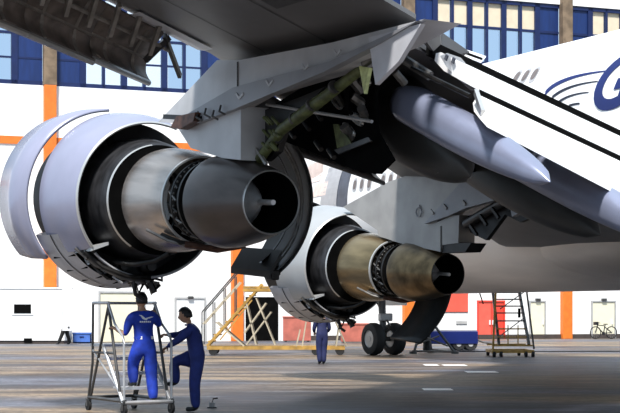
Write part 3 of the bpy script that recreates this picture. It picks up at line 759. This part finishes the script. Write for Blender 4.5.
# ------------------------------------------------------------------ lights
world = bpy.data.worlds.new('sky'); scn.world = world; world.use_nodes = True
bg = world.node_tree.nodes['Background']; bg.inputs['Color'].default_value = (.62, .80, 1, 1); bg.inputs['Strength'].default_value = .85
def sun(name, el, az, st, ang, colr=(1, .97, .92)):
    l = bpy.data.lights.new(name, 'SUN'); l.energy = st; l.angle = R(ang); l.color = colr
    o = bpy.data.objects.new(name, l); col.objects.link(o)
    d = Vector((math.sin(R(az)) * math.cos(R(el)), math.cos(R(az)) * math.cos(R(el)), -math.sin(R(el))))
    o.rotation_euler = d.to_track_quat('-Z', 'Y').to_euler(); o.location = (-20, -30, 40); return o
sun('sun', 57, 9, 6.2, 8)
scn.view_settings.view_transform = 'Standard'; scn.view_settings.look = 'None'; scn.view_settings.exposure = .15; scn.view_settings.gamma = 1
scn.view_settings.use_curve_mapping = False
#PART2
# ------------------------------------------------------------------ people
def skin_chain(verts, edges, root, sub=1):
    me = bpy.data.meshes.new('tmp'); me.from_pydata([v[0] for v in verts], edges, []); o = bpy.data.objects.new('tmp', me); col.objects.link(o)
    md = o.modifiers.new('s', 'SKIN'); md.use_smooth_shade = True
    for i, v in enumerate(verts):
        r = v[1]; o.data.skin_vertices[0].data[i].radius = r if isinstance(r, tuple) else (r, r)
        o.data.skin_vertices[0].data[i].use_root = (i == root)
    ss = o.modifiers.new('d', 'SUBSURF'); ss.levels = sub; ss.render_levels = sub
    bpy.context.view_layer.update()
    out = bpy.data.meshes.new_from_object(o.evaluated_get(bpy.context.evaluated_depsgraph_get()))
    bpy.data.objects.remove(o); bpy.data.meshes.remove(me); return out
def person(name, base, rz, J, cloth, short_sleeve, label, group=None, look=None, head_tilt=0):
    """J : joints in the local frame: hip, chest, neck, head, sho/elb/wri/hip/kne/ank/toe with l, r"""
    V = lambda k: Vector(J[k])
    names = ['pel', 'waist', 'chest', 'upch', 'neck', 'hbase']
    pel, up, nk, hd = V('pel'), V('chest'), V('neck'), V('head')
    verts = [(pel, (.185, .145)), (pel.lerp(up, .45), (.175, .135)), (up, (.19, .14)), (up.lerp(nk, .62), (.15, .105)), (nk, (.058, .058)), (nk.lerp(hd, .6), (.055, .055))]
    edges = [(0, 1), (1, 2), (2, 3), (3, 4), (4, 5)]
    def add(p, r, to): verts.append((Vector(p), r)); edges.append((to, len(verts) - 1)); return len(verts) - 1
    for sd in 'lr':
        s = add(V('sho' + sd), .090, 3); e0 = add(V('sho' + sd).lerp(V('elb' + sd), .5), .078, s); e = add(V('elb' + sd), .066 if not short_sleeve else .046, e0)
        add(V('elb' + sd).lerp(V('wri' + sd), .5), .056 if not short_sleeve else .040, e); w = add(V('wri' + sd), .034 if not short_sleeve else .028, len(verts) - 1)
        h = add(V('hip' + sd), .125, 0); k0 = add(V('hip' + sd).lerp(V('kne' + sd), .5), .122, h); k = add(V('kne' + sd), .100, k0)
        c = add(V('kne' + sd).lerp(V('ank' + sd), .45), .098, k); a = add(V('ank' + sd), .084, c); 
        ft = V('toe' + sd); an = V('ank' + sd); he = an + Vector((0, 0, ft.z - an.z))
        add(he.lerp(ft, .12), (.046, .04), a); add(ft, (.042, .032), len(verts) - 1)
    body = skin_chain(verts, edges, 0, 2)
    bm = bmesh.new(); bm.from_mesh(body)
    # hands: palm and five bent fingers
    for sd in 'lr':
        wr = V('wri' + sd); d = (wr - V('elb' + sd)).normalized(); g = V('grip' + sd).normalized() if ('grip' + sd) in J else Vector((0, 0, -1))
        n = d.cross(g).normalized(); g = n.cross(d).normalized()
        hv = [(wr - d * .02, .026), (wr + d * .045, (.040, .022)), (wr + d * .085, (.038, .018))]; he_ = [(0, 1), (1, 2)]
        for i, (off, ln) in enumerate(((-.030, .062), (-.010, .072), (.010, .068), (.030, .054))):
            b0 = wr + d * .08 + n * off; i0 = len(hv)
            hv += [(b0, .0105), (b0 + d * ln * .45 + g * .010, .010), (b0 + d * ln * .62 + g * ln * .45, .0095), (b0 + d * ln * .45 + g * ln * .85, .0085)]
            he_ += [(2, i0), (i0, i0 + 1), (i0 + 1, i0 + 2), (i0 + 2, i0 + 3)]
        i0 = len(hv); b0 = wr + d * .025 - n * .035
        hv += [(b0, .013), (b0 + d * .03 - n * .022 + g * .02, .0115), (b0 + d * .05 - n * .02 + g * .045, .0095)]; he_ += [(1, i0), (i0, i0 + 1), (i0 + 1, i0 + 2)]
        hm = skin_chain(hv, he_, 0, 1); bm.from_mesh(hm); bpy.data.meshes.remove(hm)
    # head
    fd = Vector(J['face']).normalized(); sidev = fd.cross(Vector((0, 0, 1))).normalized(); upv = sidev.cross(fd).normalized()
    HM = Matrix((sidev, fd, upv)).transposed().to_4x4(); HM = HM @ Matrix.Diagonal((1.08, 1.08, 1.06, 1)); HM.translation = hd
    hb = bmesh.new(); bmesh.ops.create_uvsphere(hb, u_segments=28, v_segments=20, radius=1)
    for v in hb.verts:
        x, y, z = v.co
        k = 1 - .30 * max(0, -z) ** 1.5 * (1 if y < .2 else .55)
        q = Vector((x * .076 * k, y * .096 * (1 if z > -.2 else 1 - .12 * (-z)), z * .118))
        if z < -.35 and y > 0: q.y += .012 * (-z)
        nose = math.exp(-((x / .17) ** 2 + ((z + .16) / .24) ** 2)) if y > .3 else 0
        q.y += .026 * nose
        mouth = math.exp(-((x / .35) ** 2 + ((z + .52) / .07) ** 2)) if y > .3 else 0
        q.y += .005 * mouth
        eye = (math.exp(-(((abs(x) - .36) / .16) ** 2 + ((z - .06) / .11) ** 2))) if y > .3 else 0
        q.y -= .009 * eye
        v.co = q
    for sx in (-1, 1):
        e_ = bmesh.ops.create_uvsphere(hb, u_segments=10, v_segments=8, radius=1)['verts']
        bmesh.ops.transform(hb, matrix=Matrix.Translation((sx * .077, -.008, -.008)) @ Matrix.Rotation(sx * .3, 4, 'Z') @ Matrix.Diagonal((.011, .022, .034, 1)), verts=e_)
    bmesh.ops.transform(hb, matrix=HM, verts=hb.verts)
    tm = bpy.data.meshes.new('t'); hb.to_mesh(tm); hb.free(); bm.from_mesh(tm); bpy.data.meshes.remove(tm)
    me = bpy.data.meshes.new(name); bm.to_mesh(me); bm.free()
    for m in (cloth, M['skin'], M['shoe']): me.materials.append(m)
    segs = []
    for sd in 'lr':
        segs += [(V('sho' + sd), V('elb' + sd), 0), (V('elb' + sd), V('wri' + sd), 1 if short_sleeve else 0), (V('hip' + sd), V('kne' + sd), 0), (V('kne' + sd), V('ank' + sd), 0), (Vector(J['ank' + sd]) + Vector((0, 0, -.05)), V('toe' + sd), 2)]
        d = (V('wri' + sd) - V('elb' + sd)).normalized(); segs.append((V('wri' + sd) + d * .02, V('wri' + sd) + d * .17, 1))
    segs += [(pel, up, 0), (up, nk.lerp(up, .25), 0), (nk, hd + Vector((0, 0, .05)), 1)]
    def dist(p, a, b):
        t = max(0, min(1, (p - a).dot(b - a) / max(1e-9, (b - a).length_squared))); return (p - a - (b - a) * t).length
    for p in me.polygons:
        c = p.center; p.material_index = min(segs, key=lambda s: dist(c, s[0], s[1]))[2]; p.use_smooth = True
    o = link(name, me); o.location = base; o.rotation_euler = (0, 0, rz)
    # hair cap
    hb = bmesh.new(); bmesh.ops.create_uvsphere(hb, u_segments=24, v_segments=16, radius=1)
    kill = []
    for v in hb.verts:
        x, y, z = v.co
        line = .42 if y > .45 else (.42 - .95 * min(1, (.45 - y) / .6))
        if z < line: kill.append(v)
        r_ = 1 + .03 * math.sin(x * 23 + z * 17) * math.cos(y * 19)
        v.co = Vector((x * .081 * r_, y * .101 * r_ - .005, z * .125 * r_))
    bmesh.ops.delete(hb, geom=kill, context='VERTS'); bmesh.ops.transform(hb, matrix=HM, verts=hb.verts)
    hm = bpy.data.meshes.new('hair'); hb.to_mesh(hm); hb.free(); hm.materials.append(M['hair'])
    h = link('hair', hm, o); sm = h.modifiers.new('solid', 'SOLIDIFY'); sm.thickness = .012; sm.offset = 1
    for p in hm.polygons: p.use_smooth = True
    # collar and belt
    ringc = [nk + Vector((.068 * math.cos(2 * math.pi * k / 20), .068 * math.sin(2 * math.pi * k / 20), -.025)) for k in range(21)]
    MB().tube(ringc, .018, 6).build('collar', cloth, o, smooth=True)
    tag(o, label, 'person', group); return o
LAD = R(32); LX, LY = -2.97, 23.0
def lad_local(X, Y): 
    dx, dy = X - LX, Y - LY; return dx * math.cos(LAD) + dy * math.sin(LAD), -dx * math.sin(LAD) + dy * math.cos(LAD)
# worker climbing the ladder (ladder frame: x width, y depth)
J1 = dict(pel=(.41, .13, 1.10), chest=(.41, .17, 1.46), neck=(.41, .20, 1.68), head=(.415, .235, 1.835), face=(.05, 1, -.02),
    shol=(.20, .18, 1.58), elbl=(.115, .20, 1.29), wril=(.03, .40, 1.375), gripl=(.2, .3, -1),
    shor=(.62, .18, 1.58), elbr=(.76, .27, 1.42), wrir=(.80, .52, 1.62), gripr=(.1, 1, -.4),
    hipl=(.315, .14, 1.05), knel=(.29, .30, .80), ankl=(.29, .27, .53), toel=(.28, .43, .485),
    hipr=(.51, .12, 1.05), kner=(.53, .10, .62), ankr=(.53, .03, .28), toer=(.55, .17, .235))
w1 = person('person', (LX, LY, 0), LAD, J1, M['blue'], True, 'person in bright blue coveralls with a white emblem, climbing the wheeled ladder')
def back(x, z, y=.0): return Vector((x, y, z))
# emblem on the back: a bird and a line of lettering (laid on the coverall)
from mathutils.bvhtree import BVHTree
def drape(o, quads, name, m, off=.006):
    bvh = BVHTree.FromPolygons([v.co for v in o.data.vertices], [p.vertices[:] for p in o.data.polygons])
    b = MB()
    for poly in quads:
        vs = []
        for x, z in poly:
            hit = bvh.ray_cast(Vector((x, -1, z)), Vector((0, 1, 0)))
            vs.append(b.bm.verts.new((hit[0] if hit[0] else Vector((x, .05, z))) + Vector((0, -off, 0))))
        b.bm.faces.new(vs)
    return b.build(name, m, o, recalc=False)
bx, bz = .41, 1.53
bird = [[(bx - .085, bz + .055), (bx - .045, bz + .05), (bx + .0, bz + .015), (bx - .03, bz + .02)], [(bx - .03, bz + .02), (bx + .0, bz + .015), (bx + .05, bz + .02), (bx + .01, bz - .012)],
        [(bx + .0, bz + .015), (bx + .085, bz + .035), (bx + .12, bz + .03), (bx + .05, bz + .01)], [(bx - .06, bz + .035), (bx - .03, bz + .02), (bx + .01, bz - .012), (bx - .04, bz + .005)]]
bird = [[(bx + (x - bx) * 1.3, bz + (z - bz) * 1.35) for x, z in pl] for pl in bird]
drape(w1, bird, 'back_emblem', M['white'])
drape(w1, [[(bx - .10 + .034 * k, bz - .05), (bx - .10 + .034 * k + .027, bz - .05), (bx - .10 + .034 * k + .027, bz - .026), (bx - .10 + .034 * k, bz - .026)] for k in range(6)], 'back_lettering', M['white'])
def belt(o, c, rx, ry, z, m, name='belt'):
    b = MB(); pts = [(c[0] + rx * math.cos(2 * math.pi * k / 28), c[1] + ry * math.sin(2 * math.pi * k / 28)) for k in range(28)]
    b.rings([[(x, y, z - .025) for x, y in pts], [(c[0] + (x - c[0]) * 1.03, c[1] + (y - c[1]) * 1.03, z) for x, y in pts], [(x, y, z + .025) for x, y in pts]])
    return b.build(name, m, o, smooth=True)
belt(w1, (.41, .15), .158, .122, 1.235, M['blue'])
for x in (.30, .52): drape(w1, [[(x - .035, 1.21), (x + .035, 1.21), (x + .035, 1.26), (x - .035, 1.26)]], 'waist_tab', M['white'], .012)
# worker standing beside, one foot on the ladder step; facing left
J2 = dict(pel=(.10, .02, .90), chest=(.045, .0, 1.25), neck=(-.03, .0, 1.46), head=(-.105, .0, 1.595), face=(-1, .16, -.22),
    shol=(.0, -.19, 1.36), elbl=(-.20, -.20, 1.19), wril=(-.385, -.10, 1.075), gripl=(-.3, .2, -1),
    shor=(.0, .19, 1.36), elbr=(-.22, .20, 1.26), wrir=(-.40, .03, 1.27), gripr=(-.3, -.2, -1),
    hipl=(.11, -.09, .86), knel=(.06, -.11, .47), ankl=(.08, -.10, .10), toel=(-.09, -.12, .045),
    hipr=(.08, .10, .86), kner=(-.30, .10, .84), ankr=(-.27, .06, .50), toer=(-.42, .04, .455))
w2 = person('person', (-1.97, 23.9, 0), 0, J2, M['navyc'], False, 'person in dark navy coveralls standing beside the wheeled ladder, facing it')
belt(w2, (.085, .01), .122, .160, 1.02, M['navyc'])
# far worker standing beyond the inner engine
fx, fy = on_ground(322, 364)
J3 = dict(pel=(0, 0, .93), chest=(0, .02, 1.28), neck=(0, .02, 1.48), head=(0, .04, 1.62), face=(.1, 1, 0),
    shol=(-.19, .02, 1.38), elbl=(-.25, .05, 1.10), wril=(-.20, .22, 1.0), gripl=(0, 0, -1), shor=(.19, .02, 1.38), elbr=(.25, .04, 1.10), wrir=(.2, .22, 1.0), gripr=(0, 0, -1),
    hipl=(-.09, 0, .88), knel=(-.09, .03, .48), ankl=(-.07, 0, .10), toel=(-.08, .16, .045), hipr=(.09, 0, .88), kner=(.07, .03, .48), ankr=(.05, -.02, .10), toer=(.06, .14, .045))
w3 = person('person', (fx, fy, 0), .2, J3, M['navyd'], False, 'person in dark coveralls standing on the floor under the golden-cored engine')
# far walker carrying a tall white panel
gx, gy = on_ground(65, 344.5)
J4 = dict(pel=(0, 0, .93), chest=(-.01, .0, 1.28), neck=(-.02, .0, 1.48), head=(-.03, .0, 1.62), face=(-1, 0, 0),
    shol=(0, -.19, 1.38), elbl=(.03, -.24, 1.10), wril=(.12, -.26, .95), gripl=(0, 1, 0), shor=(0, .19, 1.38), elbr=(.02, .22, 1.10), wrir=(.1, .10, .98), gripr=(0, -1, 0),
    hipl=(0, -.09, .88), knel=(-.14, -.09, .5), ankl=(-.30, -.09, .12), toel=(-.46, -.09, .05), hipr=(.02, .09, .88), kner=(.12, .09, .48), ankr=(.22, .09, .12), toer=(.08, .09, .05))
w4 = person('person', (gx, gy, 0), 0, J4, M['trouser'], False, 'person in black trousers walking behind a tall white panel at left')
pn = empty('white_panel', (gx + .16, gy - .40, .70)); tag(pn, 'tall narrow white panel carried upright by the walking person at left', 'panel')
MB().box((0, 0, 1.08), (.50, .05, 2.16)).build('board', M['white'], pn, bevel=.01)
MB().box((-.23, -.03, 1.08), (.03, .02, 2.1)).build('edge_strip', M['grey'], pn); MB().box((.1, -.04, .18), (.10, .03, .08)).build('handle', M['steel'], pn)
# ------------------------------------------------------------------ wheeled ladder
lad = empty('maintenance_ladder', (LX, LY, 0), LAD); tag(lad, 'wheeled aluminium maintenance ladder with handrails under the near engine', 'ladder')
Wd, Dp, Hh = .84, 1.42, 1.80
def tub(name, pts, r=.022, m='alu', par=None): return MB().tube(pts, r, 8).build(name, M[m], par or lad, smooth=True)
for x in (0, Wd):
    tub('base_rail', [(x, -.05, .22), (x, Dp, .22)], .028, 'steel')
    tub('rear_post', [(x, Dp, .22), (x, Dp - .17, .80), (x, Dp - .19, Hh)], .022, 'steel')
    tub('inclined_post', [(x, .12, .22), (x, .62, Hh)], .026, 'steel')
    tub('diagonal_brace', [(x, Dp - .1, .25), (x, .62, Hh - .08)], .024, 'steel')
    tub('side_rail', [(x, .36, .98), (x, Dp - .18, .98)], .02, 'steel')
    tub('diagonal_brace', [(x, .2, .40), (x, Dp - .18, 1.02)], .016, 'alu')
    tub('handrail', [(x, 0, .20), (x, 0, 1.14), (x, .05, 1.26), (x, .36, 1.46), (x, .60, 1.78)], .021)
    tub('top_rail', [(x, .58, Hh), (x, Dp - .19, Hh)], .026)
    tub('stringer', [(x, .0, .16), (x, .78, 1.06)], .030)
tub('top_rail', [(0, Dp - .19, Hh), (Wd, Dp - .19, Hh)], .024); tub('base_rail', [(0, Dp, .22), (Wd, Dp, .22)], .026, 'steel')
tub('base_rail', [(0, -.03, .20), (Wd, -.03, .20)], .03)
for k in range(4):
    y, z = .03 + .21 * k, .19 + .235 * k
    t = MB(); t.box((Wd / 2, y + .09, z), (Wd, .20, .028)); t.box((Wd / 2, y - .01, z - .012), (Wd, .02, .05)); t.build('tread', M['alu'], lad, bevel=.004)
MB().box((Wd / 2, 1.08, 1.10), (Wd, .60, .04)).build('platform', M['alu'], lad, bevel=.005)
for x in (0, Wd):
    for y in (.0, Dp):
        c = MB(); c.rings([[(x + q, y + r * math.cos(t), .085 + r * math.sin(t)) for t in [2 * math.pi * k / 18 for k in range(18)]] for q, r in ((-.02, .03), (-.025, .085), (.025, .085), (.02, .03))], capa=True, capb=True)
        c = c.build('castor', M['rubber'], lad, smooth=True)
        f = MB(); f.box((x, y, .19), (.07, .10, .02)); f.box((x - .034, y, .13), (.008, .06, .12)); f.box((x + .034, y, .13), (.008, .06, .12)); f.build('castor_fork', M['steel'], c)
# tool on the floor at the worker's heel
tx, ty = on_ground(212, 408)
tl = empty('air_valve', (tx, ty, 0)); tag(tl, 'small grey metal fitting on the floor behind the navy worker', 'tool')
MB().tube([(0, 0, 0), (0, 0, .10)], .05, 12).build('body', M['hub'], tl); MB().tube([(0, 0, .09), (.02, 0, .16), (.10, 0, .17)], .014, 8).build('lever', M['pipe'], tl); MB().box((0, 0, .012), (.16, .12, .024)).build('foot', M['steel'], tl, bevel=.004)
# ------------------------------------------------------------------ yellow dock stairs (far)
DY = 55.0; ds0 = (213 - 310) / F_PX * DY
dk = empty('dock_stairs', (ds0, DY, 0), 0); tag(dk, 'long yellow wheeled dock with stairs and crossed braces behind the near engine', 'stairs')
k_ = DY / F_PX
def dp(x, y, yy=0): return ((x - 213) * k_, yy, EYE + (312 - y) * k_)
def db(name, p, q, w=.07, m='cream', yy=(0,)):
    for v in yy: MB().bar(dp(*p, v), dp(*q, v), w, w).build(name, M[m], dk)
db('base_rail', (207, 348), (345, 348), .13, 'yel', (0, 1.3))
for x in (213, 316, 340):
    for yv in (0, 1.3):
        p = dp(x, 348, yv); c = MB(); c.rings([[(p[0] + .17 * r * math.cos(t), yv + q, .17 + .17 * r * math.sin(t)) for t in [2 * math.pi * k / 16 for k in range(16)]] for q, r in ((-.05, .4), (-.06, 1), (.06, 1), (.05, .4))], capa=True, capb=True); c.build('wheel', M['rubber'], dk, smooth=True)
db('stair_stringer', (207, 346), (262, 284), .09, 'yel', (0, 1.1))
db('handrail', (202, 312), (240, 268), .05, 'steel', (0, 1.1)); db('handrail', (203, 324), (240, 282), .05, 'cream', (0, 1.1))
for x, y0, y1 in ((202, 345, 312), (213, 338, 302), (224, 325, 288), (235, 313, 276)): db('rail_post', (x, y0), (x, y1), .045, 'steel', (0, 1.1))
for t in range(9):
    f_ = (t + .7) / 9.4; p = dp(207 + 55 * f_, 346 - 62 * f_, .55); MB().box(p, (.26, 1.1, .05)).build('tread', M['yel'], dk)
db('cross_brace', (244, 333), (266, 303), .06, 'cream', (0, 1.3)); db('cross_brace', (246, 345), (271, 312), .05, 'cream', (0, 1.3)); db('cross_brace', (256, 298), (275, 345), .05, 'cream', (0, 1.3)); db('cross_brace', (246, 302), (256, 345), .06, 'cream', (0, 1.3))
db('cross_brace', (216, 322), (244, 346), .06, 'cream', (0, 1.3))
db('cross_brace', (220, 340), (252, 300), .05, 'yel', (0,))
for a, b_ in (((306, 322), (302, 347)), ((336, 322), (347, 347)), ((340, 322), (336, 347)), ((296, 347), (300, 330))): db('leg', a, b_, .05, 'cream', (0, 1.3))
db('deck_beam', (243, 290), (284, 290), .12, 'yel', (0, 1.3))
MB().box(dp(264, 287, .65), (1.6, 1.35, .06)).build('deck', M['yel'], dk)
# ------------------------------------------------------------------ yellow mobile steps near the fuselage
my = 52.8; k2 = my / F_PX; ms = empty('mobile_steps', ((513 - 310) * k2, my, 0), 0); tag(ms, 'yellow based mobile steps with tall dark rails under the fuselage', 'stairs')
def mp(x, y, yy=0): return ((x - 513) * k2, yy, EYE + (312 - y) * k2)
def mb_(name, p, q, w=.06, m='steel', ys=(0,)):
    for v in (ys if isinstance(ys[0], tuple) else [(v_, v_) for v_ in ys]): MB().bar(mp(*p, v[0]), mp(*q, v[1]), w, w).build(name, M[m], ms)
mb_('base_rail', (492, 351.5), (534, 351.5), .11, 'yel', (0, 1.8)); mb_('base_rail', (493, 345.5), (533, 345.5), .06, 'yel', (0, 1.8))
for x in (493, 533): MB().bar(mp(x, 351.5, 0), mp(x, 351.5, 1.8), .10, .10).build('side_rail', M['yel'], ms)
for x0, x1 in ((499, 498), (529, 525)):
    MB().bar(mp(x0, 345, 0), mp(x1, 286, 1.7), .09, .12).build('stringer', M['steel'], ms)
MB().bar(mp(493, 349, 0), mp(496, 286, 0), .07, .07).build('post', M['yel'], ms); MB().bar(mp(534, 349, 0), mp(526, 286, 0), .06, .06).build('post', M['steel'], ms)
for i, y in enumerate((337, 329, 321, 313, 306, 299, 292)):
    MB().box(((512.5 - 513) * k2, .15 + .23 * i, EYE + (312 - y) * k2), (1.06, .22, .05)).build('tread', M['yel'] if i < 2 else M['steel'], ms)
mb_('cross_brace', (500, 309), (524, 292), .035); mb_('cross_brace', (500, 336), (524, 318), .035)
mb_('post', (508, 345), (508, 325), .04, 'yel'); mb_('post', (518, 345), (518, 325), .04, 'yel')
MB().box(mp(519, 313, -.06), (.09, .06, .34)).build('sign_plate', M['black'], ms)
for x in (494, 501, 526, 533):
    for yv in (0, 1.8):
        p = mp(x, 349, yv); c = MB(); c.rings([[(p[0] + q, yv + .11 * r * math.cos(t), .11 + .11 * r * math.sin(t)) for t in [2 * math.pi * k / 16 for k in range(16)]] for q, r in ((-.04, .4), (-.05, 1), (.05, 1), (.04, .4))], capa=True, capb=True); c.build('wheel', M['rubber'], ms, smooth=True)
# ------------------------------------------------------------------ ground power cart
gy_ = 61.5; k3 = gy_ / F_PX; gp = empty('ground_power_cart', ((455 - 310) * k3, gy_, 0), 0); tag(gp, 'white and navy ground power cart with a red panel behind the nose gear', 'cart')
def gx_(x): return (x - 455) * k3
def gz(y): return EYE + (312 - y) * k3
MB().box((gx_(452), 1.1, (gz(292) + gz(331)) / 2 + .3), (gx_(477) - gx_(427), 2.2, gz(292) - gz(331) + .6)).build('body', M['white'], gp, bevel=.04)
MB().box((gx_(452), 1.1, (gz(331) + gz(344)) / 2), (gx_(478) - gx_(426), 2.24, gz(331) - gz(344))).build('skirt', M['navy'], gp, bevel=.03)
MB().box((gx_(455), -.02, (gz(293) + gz(312)) / 2), (gx_(467) - gx_(441), .05, gz(293) - gz(312))).build('red_panel', M['redlight'], gp, bevel=.01)
MB().box((gx_(461.5), -.02, gz(322.5)), (.46, .04, .13)).build('grille', M['grey'], gp)
MB().bar((gx_(479), -.1, gz(292)), (gx_(483), -.1, gz(304)), .05, .05).build('mirror_arm', M['black'], gp)
for x in (459, 471):
    for yv in (.12, 2.0):
        c = MB(); c.rings([[(gx_(x) + .28 * r * math.cos(t), yv + q, .28 + .28 * r * math.sin(t)) for t in [2 * math.pi * k / 20 for k in range(20)]] for q, r in ((-.09, .45), (-.11, .9), (-.08, 1), (.08, 1), (.11, .9), (.09, .45))], capa=True, capb=True)
        c = c.build('wheel', M['rubber'], gp, smooth=True); MB().tube([(gx_(x), yv - .10, .28), (gx_(x), yv + .10, .28)], .11, 12).build('wheel_hub', M['grey'], c)
MB().tube([(gx_(478), .3, .45), (gx_(484), .3, .35), (gx_(493), .3, .30)], .04, 8).build('tow_bar', M['steel'], gp)
# ------------------------------------------------------------------ tripod jack and tow dolly right of the nose wheels
jy = 57.0; k4 = jy / F_PX; jk = empty('tripod_jack', ((432 - 310) * k4, jy, 0), 0); tag(jk, 'dark tubular tripod jack standing between nose wheels and power cart', 'jack')
def jp(x, y, yy=0): return ((x - 432) * k4, yy, EYE + (312 - y) * k4)
for p, q in (((414, 352, 0), (425, 320, .6)), ((455, 353, 0), (430, 318, .6)), ((434, 350, 1.4), (428, 318, .6))): MB().tube([jp(*p), jp(*q)], .055, 8).build('leg', M['steel'], jk)
MB().tube([jp(428, 352, .6), jp(428, 312, .6)], [.16, .12], 12).build('ram', M['pipe'], jk)
for p, q in (((412, 351, 0), (456, 352, 0)), ((415, 345, 0), (440, 336, .3)), ((420, 335, .3), (448, 346, 0)), ((434, 350, 1.4), (456, 352, 0))): MB().tube([jp(*p), jp(*q)], .035, 8).build('brace', M['pipel'], jk)
for x, yy in ((413, 0), (455, 0), (434, 1.4)): MB().tube([(jp(x, 352)[0], yy, 0), (jp(x, 352)[0], yy, .10)], .15, 12).build('foot_pad', M['steel'], jk)
# ------------------------------------------------------------------ red storage bins along the wall
for x0, x1, yt, yb, lab in ((283, 311, 317, 342, 'low red storage bin seen below the inner engine, left one'), (341, 371, 324, 343, 'low red storage bin seen left of the nose wheels, right one')):
    X0, D_ = on_ground(x0, yb); X1 = (x1 - 310) / F_PX * D_
    rb_ = empty('storage_bin', ((X0 + X1) / 2, D_, 0)); tag(rb_, lab, 'bin'); hh = EYE + (312 - yt) / F_PX * D_
    MB().box((0, .6, hh / 2 + .03), (X1 - X0, 1.2, hh - .06)).build('body', M['brick'], rb_, bevel=.03)
    MB().box((0, .6, hh), (X1 - X0 + .08, 1.28, .08)).build('lid', M['brick'], rb_, bevel=.02)
    for sx in (-1, 1): MB().box((sx * (X1 - X0) * .4, .6, .05), (.12, 1.1, .10)).build('skid', M['steel'], rb_)
# ------------------------------------------------------------------ white site cabin at left
cy = 74.6; k5 = cy / F_PX
cb = empty('site_cabin', ((12 - 310) * k5, cy, 0), .0); tag(cb, 'low white flat-roofed cabin with a small black window at left', 'cabin')
cw_ = 105 * k5; ch_ = EYE + 24 * k5
MB().box((0, 1.2, ch_ / 2 + .08), (cw_, 2.4, ch_ - .16)).build('body', M['wall'], cb, bevel=.02)
MB().box((0, 1.2, .09), (cw_ - .1, 2.3, .17)).build('plinth', M['skirting'], cb); MB().box((0, 1.2, ch_), (cw_ + .1, 2.5, .06)).build('roof', M['wall'], cb)
wf = MB().box((10.5 * k5, -.02, EYE + 3.2 * k5), (22 * k5, .05, 12.5 * k5)).build('window_frame', M['white'], cb)
MB().box((10.7 * k5, -.05, EYE + 3.2 * k5), (17 * k5, .03, 9 * k5)).build('window_pane', M['black'], wf)
MB().box((16 * k5, -.03, .18), (8 * k5, .05, .22)).build('vent', M['black'], cb)
# blue crate
cx_, cd_ = on_ground(82.5, 343)
ct = empty('crate', (cx_, cd_, 0)); tag(ct, 'blue plastic crate on the floor behind the ladder', 'crate')
c_w = 18 / F_PX * cd_; c_h = 10.5 / F_PX * cd_
b = MB(); b.box((0, 0, .03), (c_w, .5, .06))
for sx in (-1, 1): b.box((sx * (c_w / 2 - .02), 0, c_h / 2), (.04, .5, c_h)); 
for sy in (-1, 1): b.box((0, sy * .23, c_h / 2), (c_w, .04, c_h))
b.build('body', M['crate'], ct); MB().box((0, -.26, c_h - .04), (c_w + .04, .04, .08)).build('rim', M['crate'], ct)
MB().box((0, -.27, c_h * .6), (.22, .03, .05)).build('handle', M['navy'], ct)
# ------------------------------------------------------------------ bicycle
by = 88.3; k6 = by / F_PX; bk = empty('bicycle', ((603.5 - 310) * k6, by, 0), BETA * .9); tag(bk, 'dark bicycle parked against the white wall beside the cream door', 'bicycle')
rw = .36
for x in (-.55, .55):
    b = MB(); b.tube([(x + rw * math.cos(2 * math.pi * k / 28), 0, rw + .03 + rw * math.sin(2 * math.pi * k / 28)) for k in range(29)], .032, 6, cap=False); wh = b.build('wheel', M['rubber'], bk)
    s = MB()
    for k in range(7): s.bar((x - rw * math.cos(math.pi * k / 7), 0, rw + .03 - rw * math.sin(math.pi * k / 7)), (x + rw * math.cos(math.pi * k / 7), 0, rw + .03 + rw * math.sin(math.pi * k / 7)), .008, .008)
    s.build('spokes', M['hub'], wh)
fr_ = MB()
for p, q in (((-.55, .39), (-.38, .92)), ((-.40, .85), (.10, .80)), ((-.43, .75), (.0, .34)), ((.10, .82), (.0, .34)), ((0, .34), (.55, .39)), ((.55, .39), (.10, .72))): fr_.bar((p[0], 0, p[1]), (q[0], 0, q[1]), .05, .05)
fr_.build('frame', M['bike'], bk)
MB().bar((-.38, -.26, .98), (-.38, .26, .98), .035, .035).build('handlebar', M['bike'], bk); MB().box((.14, 0, .90), (.26, .12, .06)).build('saddle', M['bike'], bk, bevel=.02)
MB().bar((.11, 0, .80), (.13, 0, .89), .03, .03).build('seat_post', M['bike'], bk)
MB().tube([(0, -.05, .34), (0, .05, .34)], .10, 14).build('chainring', M['bike'], bk); MB().box((-.52, 0, .95), (.22, .26, .20)).build('basket', M['bike'], bk)
# painted dashes on the floor
for i, (x0, x1, y, lab) in enumerate(((423, 452, 389.5, 'white painted dash on the floor, the nearest to the camera'), (424, 438, 365, 'short white painted dash on the floor, left of two in line'), (443, 466, 365.3, 'white painted dash on the floor, right of two in line'), (466, 497, 372, 'thin white painted dash on the floor under the fuselage shade'))):
    X0, D_ = on_ground(x0, y); X1 = (x1 - 310) / F_PX * D_
    o = MB().box(((X0 + X1) / 2, D_, .004), (X1 - X0, .9 * (D_ / 40), .006)).build('floor_marking', M['white']); tag(o, lab, 'floor marking', 'white floor dashes')

kx, kd = on_ground(480, 352)
fc_ = MB().tube([(on_ground(x, 352)[0], kd + dy, .025) for x, dy in ((418, .0), (450, .3), (480, .1), (515, .25), (550, -.1), (590, .15), (640, .0), (700, .2))], .025, 6).build('floor_cable', M['rubber'])
tag(fc_, 'thin black cable lying across the floor under the fuselage', 'cable')
